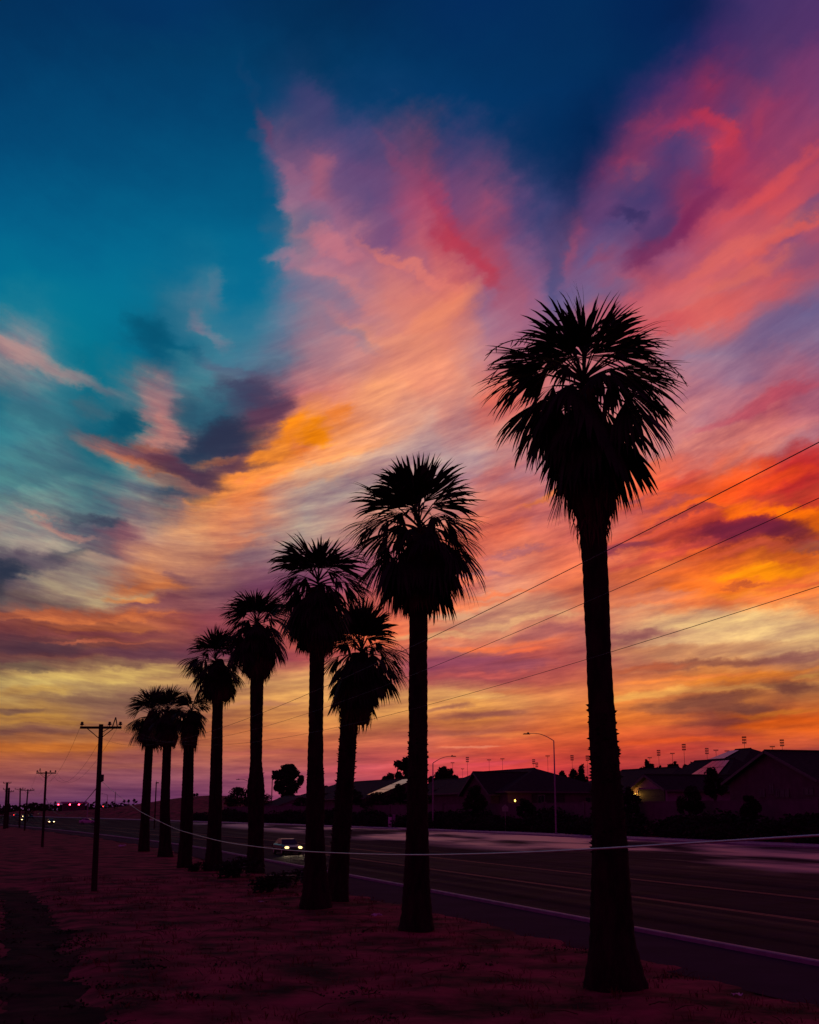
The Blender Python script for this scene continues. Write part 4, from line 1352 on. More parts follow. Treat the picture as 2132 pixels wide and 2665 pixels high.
add_window(h, None, (-9.03, 2, 2.0), 1.8, 1.2, 'd')
dA, dB = D(790, 84), D(700, 84)
zr = on_u(740, 2072, 84).z
h, tl_ = house("small far house with a low roof between the shaggy palm and the broad-crowned one", 78, 90, dA, dA + 16, zr - 2.2, zr, True, 'gable', 'gable', wallm=m_stucco_b)
add_window(h, None, (-6.03, 2, 1.6), 1.6, 1.1, 'd')
zr = on_u(900, 2038, 88).z
h, tl_ = house("dark far house half hidden behind the short leaning palm", 80, 96, D(935, 88), D(850, 88), zr - 3.0, zr, True, 'hip', 'hip')
add_window(h, None, (-8.03, 0, 1.8), 1.8, 1.2, 'd')

# ================================================================== block wall
wall = thing("block_wall", "long pale block wall in front of the houses", "wall", W(68, 150, 2.3))
o0 = wall.location
d = 62.0
cap = MB()
while d < 330:
    m = MB(); p0, p1 = W(68, d + .3, 0), W(68, d + 11.7, 0)
    c = (p0 + p1) / 2; ang = math.atan2(p1.y - p0.y, p1.x - p0.x)
    m.box((c.x - o0.x, c.y - o0.y, 1.35), ((p1 - p0).length + .3, .2, 2.9), ang)
    m.build("wall_panel", m_block, wall)
    cap.box((c.x - o0.x, c.y - o0.y, 2.86), ((p1 - p0).length + .3, .28, .09), ang)
    q = W(68, d, 0); m = MB()
    m.box((q.x - o0.x, q.y - o0.y, 1.42), (.42, .42, 3.05), ang); m.box((q.x - o0.x, q.y - o0.y, 2.99), (.5, .5, .09), ang)
    m.build("pilaster", m_block, wall)
    d += 12.0
cap.build("wall_cap", m_block, wall)


# ================================================================== trees and shrubs
def leafy(m, c, rad, n, size, rg, squash=1.0):
    c = Vector(c)
    for _ in range(n):
        v = Vector((rg.gauss(0, 1), rg.gauss(0, 1), rg.gauss(0, 1)))
        v = v.normalized() * (rg.random() ** 0.42)
        p = c + Vector((v.x * rad[0], v.y * rad[1], v.z * rad[2]))
        a = Vector((rg.gauss(0, 1), rg.gauss(0, 1), rg.gauss(0, .6))).normalized()
        b = a.cross(Vector((rg.gauss(0, 1), rg.gauss(0, 1), rg.gauss(0, 1)))).normalized()
        s = size * rg.uniform(.6, 1.3)
        m.add([p - a * s, p + b * s * .5, p + a * s, p - b * s * .5], [(0, 1, 2, 3)])


def tree(label, px, top, bottom_u, width, lobes, seed, trunk_r=.2, group="trees around the houses", leaf=None, dens=1.0, base_z=None):
    """crown lobes are (x, z, rx, rz) in fractions of half width and of height; the tree stands at offset bottom_u"""
    rg = random.Random(seed)
    g = on_u(px, 2110, bottom_u)
    z0 = base_z if base_z is not None else ground_z(g.x, g.y) - .1
    H = on_u(px, top, bottom_u).z - z0
    dist = math.hypot(g.x, g.y)
    hw = width / 2 / FPX * dist * math.cos(R((px - PCX) / 60))
    root = thing("tree", label, "tree", (g.x, g.y, z0), group, rz=-math.atan2(g.x, g.y))
    t = MB()
    t.tube([(0, 0, 0), (.05 * hw, 0, H * .3), (-.04 * hw, .1, H * .55), (0, 0, H * .8)], [trunk_r * 1.3, trunk_r, trunk_r * .7, trunk_r * .25], 7)
    cr = MB()
    for (x, z, rx, rz) in lobes:
        t.bar((0, 0, H * min(.55, z * .6)), (x * hw, 0, H * z), trunk_r * .45, trunk_r * .12, 5)
        sub = 5
        for k in range(sub):
            a = rg.uniform(0, 6.28); q = rg.random() ** .5 * .62
            cc = (x * hw + math.cos(a) * q * rx * hw, rg.uniform(-.5, .5) * rx * hw, H * z + math.sin(a) * q * rz * H)
            leafy(cr, cc, (rx * hw * .5, rx * hw * .5, rz * H * .5), int(110 * dens), leaf or max(.16, H * .035), rg)
    t.build("trunk", m_wood, root)
    cr.build("crown", m_tree, root)
    return root


ROUND = [(0, .72, .75, .27), (-.5, .55, .5, .22), (.5, .58, .5, .22), (.1, .45, .6, .18), (-.1, .84, .5, .16)]
tree("big dark tree with a lopsided crown, standing alone left of the broad-crowned palm", 747, 1979, 96, 92,
     [(.05, .86, .46, .13), (-.1, .76, .66, .16), (.3, .68, .5, .16), (-.6, .70, .36, .10), (.1, .5, .72, .2), (.75, .62, .25, .09), (0, .28, .75, .2), (-.35, .5, .4, .14)], 61, .5, dens=1.9)
tree("sparse pine with two separate clumps, just left of the second tallest palm", 1035, 1966, 100, 86,
     [(-.55, .58, .45, .14), (.30, .84, .48, .14), (.05, .62, .3, .09), (.65, .68, .4, .16), (-.8, .5, .25, .08), (.3, .4, .5, .12)], 62, .35, dens=1.2)
tree("round broad tree just right of the second tallest palm", 1157, 1988, 100, 84,
     [(0, .70, .7, .24), (-.55, .55, .45, .18), (.55, .60, .5, .2), (.2, .82, .4, .14), (-.85, .66, .16, .08), (0, .4, .8, .2)], 63, .35, dens=1.5)
tree("low wide bushy tree behind the shaggy palm", 640, 2040, 74, 122,
     [(0, .6, .7, .34), (-.6, .42, .5, .3), (.6, .45, .5, .3), (0, .3, .9, .28), (-.2, .78, .4, .2)], 64, .4, dens=1.6)
TREES = [
    ("dark street tree at the left end of the visible wall", 1237, 2040, 65.5, 78),
    ("small round tree by the sign, in front of the long house", 1368, 2076, 65.5, 54),
    ("young tree against the wall, right of the small pale house", 1797, 2036, 66, 76),
    ("dense tree in front of the two-storey house", 1862, 1990, 76, 66),
    ("tree before the wall left of the large right-hand house", 1953, 2066, 66, 58),
    ("dark broad tree under the panelled roof left of the second tallest palm", 985, 2060, 69, 110),
    ("dark tree between the short leaning palm and the second tallest palm", 925, 2052, 72, 80),
    ("dark tree below the sparse pine", 1040, 2040, 74, 70),
    ("dark tree beyond the second tallest palm, below the round broad tree", 1150, 2048, 73, 90),
    ("leafy tree tucked behind the tallest palm's trunk", 1640, 2046, 66.5, 62),
    ("dim tree near the red spark of light behind the broad-crowned palm", 860, 2062, 76, 80),
    ("dim tree at the far end of the house row", 790, 2074, 76, 70),
]
for i, (lb, px, tp, uu, wd) in enumerate(TREES):
    tree(lb, px, tp, uu, wd, ROUND, 70 + i, .16, dens=1.0)
SKY_TREES = [(1519, 1989, 30, 0), (1497, 2000, 36, 0), (1622, 2000, 34, 0), (1650, 1994, 40, 0), (1676, 1990, 34, 0), (1690, 1971, 14, 1), (1700, 1976, 22, 1), (1722, 1990, 40, 0),
             (1750, 1982, 36, 0), (1768, 1978, 40, 0), (1792, 1976, 30, 0), (1808, 1980, 36, 0), (1835, 1996, 30, 0), (1465, 2000, 36, 0), (880, 2036, 46, 0), (850, 2044, 40, 0), (1590, 1998, 40, 0)]
for px, tp, wd, kind in SKY_TREES:
    tree("slender dark tree rising out of the treeline behind the houses" if kind else "rounded dark tree in the treeline behind the houses", px, tp, 128, wd,
         [(0, .8, .6, .2), (0, .5, .8, .25), (0, .3, .9, .2)] if kind else ROUND, int(px), .2, "treeline behind the houses", dens=.7)

shr = []
for k in range(4):
    rg = random.Random(200 + k); m = MB()
    for j in range(6):
        leafy(m, (rg.uniform(-1.3, 1.3), rg.uniform(-1.0, 1.0), rg.uniform(.45, 1.0)), (1.1, 1.0, .6), 90, .17, rg)
    st = MB()
    for j in range(5):
        st.bar((0, 0, 0), (rg.uniform(-1, 1), rg.uniform(-.8, .8), 1.0), .04, .015, 4)
    shr.append((m.mesh("shrub_leaves", m_tree), st.mesh("shrub_stems", m_wood)))
rg = random.Random(9)
d = 64.0
while d < 345:
    u = rg.uniform(61.6, 64.2)
    for row in range(2 if rg.random() < .6 else 1):
        p = W(u + row * 2.6, d + rg.uniform(-1, 1))
        r_ = thing("shrub", "dark rounded shrub in the hedge row between the far pavement and the block wall", "shrub", (p.x, p.y, ground_z(p.x, p.y) - .1), "shrubs along the far pavement", rg.uniform(0, 6))
        k = rg.uniform(1.0, 1.55) * (1 + .12 * row); r_.scale = (k * 1.15, k * 1.15, k * rg.uniform(.8, 1.05))
        lm, sm = rg.choice(shr)
        link("foliage", lm, r_); link("stems", sm, r_)
    d += rg.uniform(2.4, 3.8)
for lb, px, py, k in (("low dark bush leaning at the foot of the shaggy palm", 612, 2286, 1.0), ("dark bush around the utility box", 700, 2322, .8), ("dark bush behind the utility box", 762, 2300, .7),
                      ("dark bush between the two small fan palms at left", 510, 2268, .55)):
    p = on_z(px, py, 0.0)
    r_ = thing("shrub", lb, "shrub", (p.x, p.y, ground_z(p.x, p.y) - .1), "bushes among the palms", 1.0)
    r_.scale = (k, k, k); link("foliage", shr[0][0], r_); link("stems", shr[0][1], r_)

# dark weed clumps on the verge, thickest along the worn path
m = MB(); rg = random.Random(55)
for i in range(230):
    d_ = 7 + 62 * rg.random() ** 1.5
    u_ = path_mid(d_) + rg.choice((-1, 1)) * rg.uniform(.5, 1.7) if i < 120 else rg.uniform(-5, 17)
    k = rg.uniform(.25, .75)
    leafy(m, (u_, d_, ground_z(u_, d_) + .05 * k), (k, k * .8, .13 * k + .04), 34, .05, rg)
stuff(tag(m.build("weeds", m_tree), "low dark weed clumps along the worn path and over the dirt verge", "weeds"))

# far treeline and little palms on the horizon
m = MB(); rg = random.Random(77)
for i in range(150):
    px = rg.uniform(-120, 760)
    dd = rg.uniform(820, 1100)
    a = YAW + math.atan((px - PCX) / FPX)
    x, y = dd * math.sin(a), dd * math.cos(a)
    hgt = rg.uniform(3.0, 6.5)
    leafy(m, (x, y, ground_z(x, y) + hgt * .45), (rg.uniform(6, 14), 6, hgt * .6), 26, 1.5, rg)
stuff(tag(m.build("treeline", m_tree), "low dark line of far trees along the horizon at left", "trees"))
for px, tp, wd in ((100, 2089, 30), (20, 2100, 50), (-10, 2096, 40)):
    a = YAW + math.atan((px - PCX) / FPX); dd = 480
    g = Vector((dd * math.sin(a), dd * math.cos(a), 0)); root = thing("tree", {100: "dark clump of a tree on the left horizon, right of the second utility pole", 20: "dark tree at the foot of the far utility poles", -10: "dark tree at the very left edge of the horizon"}[px], "tree", g, "trees on the left horizon", rz=-a)
    H = EYE + (2110 - tp) / FPX * dd
    t = MB(); t.bar((0, 0, 0), (0, 0, H * .7), .2, .08); t.build("trunk", m_wood, root)
    c = MB(); leafy(c, (0, 0, H * .6), (wd / 2 / FPX * dd, 2, H * .4), 420, .3, rg); c.build("crown", m_tree, root)

fpalm_t = MB(); fpalm_t.tube([(0, 0, 0), (.1, 0, 5), (0, 0, 10)], [.35, .28, .25], 6)
fpalm_t = fpalm_t.mesh("trunk", m_bark)
m = MB(); rg = random.Random(4)
for i in range(60):
    a = rg.uniform(0, 6.28); e = rg.uniform(-1.2, 1.4)
    v = Vector((math.cos(a) * math.cos(e), math.sin(a) * math.cos(e), math.sin(e)))
    s_ = v.cross(Vector((0, 0, 1))).normalized() * .25
    p = Vector((0, 0, 10))
    m.add([p, p + v * 1.2 - s_, p + v * 2.0 - Vector((0, 0, .4)), p + v * 1.2 + s_], [(0, 1, 2, 3)])
leafy(m, (0, 0, 8.6), (.7, .7, 1.3), 90, .3, rg)
fpalm_c = m.mesh("crown", m_leaf)
for px, tp, dd, lb in ((519, 2066, 640, "tiny far palm on the low hill, left of a pair"), (526, 2065, 640, "tiny far palm on the low hill, right of a pair"), (342, 2081, 700, "tiny far palm on the horizon just left of the first palm of the row"),
                       (353, 2081, 690, "tiny far palm close to the trunk of the row's first palm"), (367, 2079, 690, "tiny far palm behind the trunk of the row's first palm"), (242, 2089, 760, "tiny far palm on the horizon left of the tail lights"),
                       (134, 2091, 760, "tiny far palm left of the red traffic signals"), (167, 2086, 760, "tiny far palm rising among the red traffic signals"), (297, 2086, 720, "tiny bushy far palm right of the tail lights")):
    a = YAW + math.atan((px - PCX) / FPX); x, y = dd * math.sin(a), dd * math.cos(a)
    z = ground_z(x, y)
    k = max(.35, (EYE + (2110 - tp) / FPX * dd - z) / 12.0)
    r_ = thing("fan_palm", lb, "palm tree", (x, y, z), "tiny far palms"); r_.scale = (k * 1.1, k * 1.1, k)
    link("trunk", fpalm_t, r_); link("crown", fpalm_c, r_)


# ================================================================== utility poles and wires
def utility_pole(label, base_px, top_px, arms, a_frame=0, band=True, z_depth=None, r0=.17):
    """arms: (y of the arm, left x, right x) in the photograph"""
    if z_depth:
        b = at_depth(base_px[0], 2110, z_depth); b.z = ground_z(b.x, b.y)
    else:
        b = on_z(base_px[0], base_px[1], 0.0); b.z = ground_z(b.x, b.y)
    root = thing("utility_pole", label, "utility pole", b, "utility poles along the left of the verge")
    tp = upright(top_px[0], top_px[1], b) - b
    m = MB(); m.tube([(0, 0, -.1), (tp.x * .5, tp.y * .5, tp.z * .5), (tp.x, tp.y, tp.z)], [r0, r0 * .86, r0 * .72], 10)
    m.build("pole", m_pole, root)
    ends = []
    right = Vector((math.cos(YAW), -math.sin(YAW), 0))
    back = Vector((-math.sin(YAW), -math.cos(YAW), 0))
    for (ya, xl, xr) in arms:
        L_ = upright(xl, ya, b) - b; R_ = upright(xr, ya, b) - b
        L_ += back * .16; R_ += back * .16
        z = (L_.z + R_.z) / 2
        m = MB(); m.box((L_ + R_) / 2, ((R_ - L_).length, .10, .13), -YAW); arm = m.build("crossarm", m_pole, root)
        ends.append((L_, R_))
        axis = Vector((tp.x, tp.y, z)) + back * .14
        for s in (-1, 1):
            m = MB(); m.bar(axis - Vector((0, 0, .62)), axis + right * s * .72 - Vector((0, 0, .05)), .022, .022, 4); m.build("brace", m_darkmetal, root)
        Lw = (R_ - L_).length
        for f in (.04, .71, .97):
            p = L_ + (R_ - L_) * f
            m = MB(); m.bar(p, p + Vector((0, 0, .16)), .02, .02, 5)
            m.lathe([(.03, .12), (.11, .16), (.115, .20), (.06, .23), (.085, .27), (.05, .32)], 9, p); m.build("insulator", m_ceramic, arm)
    if a_frame:
        L_, R_ = ends[0]
        c = L_ + (R_ - L_) * a_frame
        m = MB()
        for s in (-.13, .13):
            m.bar(c + right * s + Vector((0, 0, .05)), c + right * .02 + Vector((0, 0, .56)), .03, .03, 4)
        m.bar(c - right * .13 + Vector((0, 0, .05)), axis - Vector((0, 0, .30)), .02, .02, 4)
        m.build("pin_bracket", m_darkmetal, root)
    return root, b, [(b + L_, b + R_) for L_, R_ in ends]


p1, b1, e1 = utility_pole("nearest timber utility pole with a single crossarm, left of the palms", (245, 2320), (263.5, 1885), [(1894, 211, 318)], .84)
m = MB(); up1 = upright(262, 2030, b1) - b1
m.box(up1 + Vector((.06, -.05, .12)), (.2, .24, .34)); m.bar(up1 + Vector((.02, -.05, -.1)), up1 + Vector((.16, -.1, -.02)), .04, .03, 5); m.build("cable_clamp", m_darkmetal, p1)
p2, b2, e2 = utility_pole("second timber utility pole from the camera, beside the oncoming far headlights", (110, 2207), (120.5, 2007), [(2012, 96, 147)], .17)
p3, b3, e3 = utility_pole("third utility pole, small, with a bent bracket on its crossarm", (64, 2162), (73, 2054), [(2057, 56, 90)], .85, r0=.2)
p4, b4, e4 = utility_pole("fourth utility pole, just left of the third and a little taller", (51, 2154), (53, 2051), [(2054, 39, 67)], .75, r0=.24)
p5, b5, e5 = utility_pole("far utility pole near the left edge with one plain crossarm", (22, 2140), (24, 2050), [(2060, 14, 37)], 0, z_depth=310, r0=.33)
p6, b6, e6 = utility_pole("farthest-left utility pole with two stacked crossarms", (15, 2140), (19, 2036), [(2038, 9, 30), (2054, 9, 24)], 0, z_depth=300, r0=.36)


def cable(name, label, pts, r, material, group="overhead wires"):
    m = MB(); o = Vector(pts[0]); m.tube([Vector(p) - o for p in pts], r, 5)
    ob = m.build(name, material, None, o, smooth=True)
    return tag(ob, label, "wire", group)


def sag(a, b, low, n=40):
    """points of a hanging wire from a to b whose middle lies low metres below the chord"""
    a, b = Vector(a), Vector(b)
    return [a + (b - a) * (i / n) - Vector((0, 0, 4 * low * (i / n) * (1 - i / n))) for i in range(n + 1)]


lab = ["upper one of three thin power wires climbing to the right edge", "middle one of three thin power wires climbing to the right edge", "lowest of three thin power wires climbing to the right edge"]
L1, R1 = e1[0]
pixels = [[(2132, 1133), (1579, 1436), (1115, 1677), (626, 1873)], [(2132, 1300), (1585, 1541), (1112, 1738), (700, 1889)], [(2132, 1519), (1591, 1698), (1112, 1843), (800, 1905)]]
for k, f in enumerate((.04, .71, .97)):
    top = L1 + (R1 - L1) * f + Vector((0, 0, .30))
    # heights measured along the wire give its hang: z = z0 + c (d - d0)^2 through the insulator
    pts3 = [on_x(px, py, top.x) for px, py in pixels[k]] + [top]
    import numpy as np
    ds = np.array([p.y for p in pts3]); zs = np.array([p.z for p in pts3])
    wts = np.array([1, 1, 1, 1, 4.0])
    c2, c1, c0 = np.polyfit(ds, zs, 2, w=wts)
    pts = []
    for i in range(90):
        y = top.y + (-34 - top.y) * i / 89
        z = c0 + c1 * y + c2 * y * y
        z += (top.z - (c0 + c1 * top.y + c2 * top.y ** 2)) * (i == 0)
        pts.append((top.x, y, z))
    cable("power_wire", lab[k], pts, .0030, m_wire)
    t2 = e2[0][0] + (e2[0][1] - e2[0][0]) * f + Vector((0, 0, .30))
    cable("power_wire", ["left", "middle", "right"][k] + " one of the thin wires hanging between the first two utility poles", sag(top, t2, 2.2), .007, m_wire)
    t3 = e3[0][0] + (e3[0][1] - e3[0][0]) * f + Vector((0, 0, .30))
    cable("power_wire", ["left", "middle", "right"][k] + " one of the thin wires hanging between the second and third utility poles", sag(t2, t3, 2.2), .007, m_wire)
# the low pale cable across the foreground
anchor = upright(264, 2034, b1)
meas = [(363, 2111), (459, 2159), (584, 2192.5), (720, 2210), (793, 2216), (1054, 2226), (1330, 2221), (1500, 2213), (2132, 2173)]
P = [on_x(px, py, anchor.x) for px, py in meas]
prof = sorted([(p.y, p.z) for p in P] + [(anchor.y, anchor.z)])
ys = [q[0] for q in prof]; zz = [q[1] for q in prof]
c = np.polyfit(ys, zz, 3)
pts = []
for i in range(120):
    y = anchor.y + (-14 - anchor.y) * (i / 119) ** .8
    z = float(np.interp(y, ys, zz)) * .75 + float(np.polyval(c, y)) * .25 if y > ys[0] else zz[0] + (ys[0] - y) * (zz[0] - zz[1]) / (ys[1] - ys[0]) * .9
    if i == 0: z = anchor.z
    pts.append((anchor.x, y, z))
for _ in range(6):
    pts = [pts[0]] + [(a[0], b[1], (a[2] + 2 * b[2] + c_[2]) / 4) for a, b, c_ in zip(pts, pts[1:], pts[2:])] + [pts[-1]]
cable("telephone_cable", "thick pale cable sagging low across the foreground from the nearest utility pole", pts, .0095, m_cable)
a2 = upright(119, 2075, b2)
cable("telephone_cable", "cable sloping down behind the nearest utility pole toward the red signals", sag(anchor, a2, 1.9), .022, m_wire)


# ================================================================== street lamps, signals, far masts
def street_lamp(label, base, top, head, r=.09, bend=1.0):
    """base, top of the pole and lamp head, as world points"""
    root = thing("street_lamp", label, "street lamp", base, "street lamps on the far side")
    t = top - base; h = head - base
    m = MB(); m.tube([(0, 0, 0), t * .5, t], [r * 1.25, r, r * .7], 8); m.lathe([(r * 2.2, 0), (r * 2.2, .1), (r * 1.3, .16)], 8); m.build("pole", m_steel, root)
    m = MB(); n = 8; pts = []
    for i in range(n + 1):
        s = i / n
        p = t * (1 - s) + h * s
        p.z += bend * .22 * (t - h).length * math.sin(s * math.pi) * .5
        pts.append(p)
    m.tube(pts, [r * .55 - r * .2 * i / n for i in range(n + 1)], 6); m.build("arm", m_steel, root)
    d_ = (h - pts[-2]); d_.z = 0; d_.normalize()
    m = MB(); m.box(h + d_ * .25 + Vector((0, 0, -.02)), (.85, .32, .12), math.atan2(d_.y, d_.x), .7); m.box(h + d_ * .05 + Vector((0, 0, .10)), (.16, .16, .12))
    m.build("lamp_head", m_darkmetal, root)
    return root


b = on_u(1448, 2177, 59.0); b.z = ground_z(b.x, b.y); b = W(59.0, b.y, 1.68)
street_lamp("tall street lamp with a curved arm reaching left, between the two tallest palms", b, upright(1441.5, 1928, b), upright(1376, 1909.5, b))
b = W(62, D(1127, 62), 1.8)
street_lamp("street lamp with its arm rising right, just right of the second tallest palm", b, upright(1127, 1986, b), upright(1176, 1968, b), r=.10, bend=.8)
b = W(61, D(651, 61), 1.8)
street_lamp("street lamp whose arm shows left of the shaggy palm", b, upright(650, 2036, b), upright(622, 2028.5, b), r=.12)
b = W(60, D(279, 45), 2.0); b = at_depth(279, 2110, 520); b.z = ground_z(b.x, b.y)
street_lamp("far street lamp by the red tail lights", b, upright(279.5, 2069, b), upright(267, 2066, b), r=.12, bend=.6)

for lb, px, tp, dd, arm in (("plain thin pole seen between the first two small palms", 404, 2036, 260, 5), ("thin far pole beside the far street lamp", 298, 2062, 500, 0), ("short service pole left of the big dark tree", 706, 2028, 330, 3)):
    b = at_depth(px, 2110, dd); b.z = ground_z(b.x, b.y)
    root = thing("service_pole", lb, "pole", b, "thin poles beyond the road")
    tp_ = upright(px + 3, tp, b) - b
    m = MB(); m.tube([(0, 0, 0), tp_], [.16, .11], 7); m.build("pole", m_pole, root)
    m = MB(); q = upright(px + 3 + arm, tp + 1, b) - b
    m.box((tp_ + q) / 2 + Vector((0, 0, -.05)), (max(.3, (q - tp_).length + .2), .2, .22), -YAW); m.bar(tp_ - Vector((0, 0, .1)), tp_ + Vector((0, 0, .35)), .05, .04, 5); m.build("fitting", m_darkmetal, root)

# traffic signals at the crossing
dd = 420
b = at_depth(228, 2110, dd); b.z = ground_z(b.x, b.y)
ts = thing("traffic_signal", "mast arm with three red traffic signals over the far road", "traffic signal", b)
zA = upright(228, 2090.5, b).z - b.z
m = MB(); m.tube([(0, 0, 0), (0, 0, zA + .3)], [.18, .13], 8); m.build("pole", m_steel, ts)
q = upright(142, 2090, b) - b
m = MB(); m.tube([(0, 0, zA), q], [.12, .06], 6); m.build("mast_arm", m_steel, ts)
for px in (153, 183, 206.5):
    s = upright(px, 2094, b) - b + Vector((-math.sin(YAW), -math.cos(YAW), 0)) * .2
    m = MB(); m.box(s + Vector((0, 0, -.35)), (.42, .28, 1.15), -YAW); m.box(s + Vector((0, .05, -.35)), (.8, .04, 1.5), -YAW); hd = m.build("signal_head", m_darkmetal, ts)
    for k, mm in ((0, m_red), (-.36, m_darkmetal), (-.72, m_darkmetal)):
        m = MB(); c_ = s + Vector((-math.sin(YAW), -math.cos(YAW), 0)) * .17 + Vector((0, 0, k))
        m.lathe([(.01, -.24), (.18, -.17), (.25, 0), (.18, .17), (.01, .24)], 10, c_); m.build("lens", mm, hd)

# stadium floodlights on the skyline
masts = [(1205, 1993, 0), (1218, 1966, 1), (1275, 1968, 0), (1310, 1965, 0), (1392, 1972, 1), (1400, 1981, 1), (1429, 1957, 0), (1493, 1961, 1), (1533, 1962, 1), (1697, 1962, 0), (1721, 1947, 1),
         (1757, 1950, 0), (1788, 1931, 1), (1848, 1942, 1), (1872, 1941, 0), (1901, 1943, 0), (1948, 1911, 1), (2021, 1931, 0), (2047, 1919, 1), (1179, 1976, 0)]
fm = {}
for kind in (0, 1):
    p = MB(); p.tube([(0, 0, 0), (0, 0, 30)], [.42, .2], 7)
    f = MB()
    if kind:
        for z in (28.6, 29.8, 31.0):
            f.box((0, 0, z), (4.6 if z < 30.5 else 5.4, .14, .14))
        for x in (-2.2, 0, 2.2):
            f.box((x, 0, 29.8), (.14, .12, 2.6))
    else:
        f.box((0, 0, 30.1), (6.4, .2, .2)); f.box((0, 0, 29.5), (2.2, .12, .12))
    l = MB()
    for z in ((28.9, 30.1, 31.2) if kind else (30.4,)):
        for i in range(5):
            l.box(((i - 2) * (1.0 if kind else 1.35), -.25, z), (.8 if kind else .9, .45, .75 if kind else .4))
    fm[kind] = (p.mesh("mast", m_darkmetal), f.mesh("frame", m_darkmetal), l.mesh("lamp_bank", m_darkmetal))
for px, tp, kind in masts:
    dd = 25.5 * FPX / (2110 - tp) * (1.0 if kind else 1.12)
    b = at_depth(px, 2110, dd); b.z = ground_z(b.x, b.y)
    top = upright(px, tp, b).z - b.z
    r_ = thing("floodlight_mast", "far stadium floodlight mast with a boxy bank of lamps, seen over the roofs" if kind else "far stadium floodlight mast with a thin flat bar of lamps, seen over the roofs", "floodlight", b, "stadium floodlights on the skyline", -math.atan2(b.x, b.y))
    k = top / 31.5; r_.scale = (k * .36, k * .36, k * .97)
    for nm, me_ in zip(("mast", "frame", "lamp_bank"), fm[kind]):
        pt = link(nm, me_, r_)
        if nm == 'lamp_bank':
            stuff(pt)

# low pale-fronted building by the crossing
b = at_depth(192, 2110, 620); b.z = ground_z(b.x, b.y)
st = thing("roadside_building", "low far building with a pale roof edge behind the red signals", "building", b, rz=-YAW + R(17))
m = MB(); m.box((0, 4, 1.7), (10.5, 7, 3.6)); m.build("wall", m_stucco, st)
m = MB(); m.box((0, 4, 3.95), (12.5, 9, .9)); m.build("fascia", m_white, st)
m = MB(); m.box((-2, .45, 1.4), (2.4, .08, 1.6)); m.build("window", m_pane, st)


# ================================================================== cars
def loft(m, sections, closed=True):
    n = len(sections[0]); vs = [p for s in sections for p in s]; fs = []
    for i in range(len(sections) - 1):
        for k in range(n - (0 if closed else 1)):
            k2 = (k + 1) % n
            fs.append((i * n + k, i * n + k2, (i + 1) * n + k2, (i + 1) * n + k))
    fs.append(tuple(range(n - 1, -1, -1))); fs.append(tuple((len(sections) - 1) * n + k for k in range(n)))
    m.add(vs, fs)


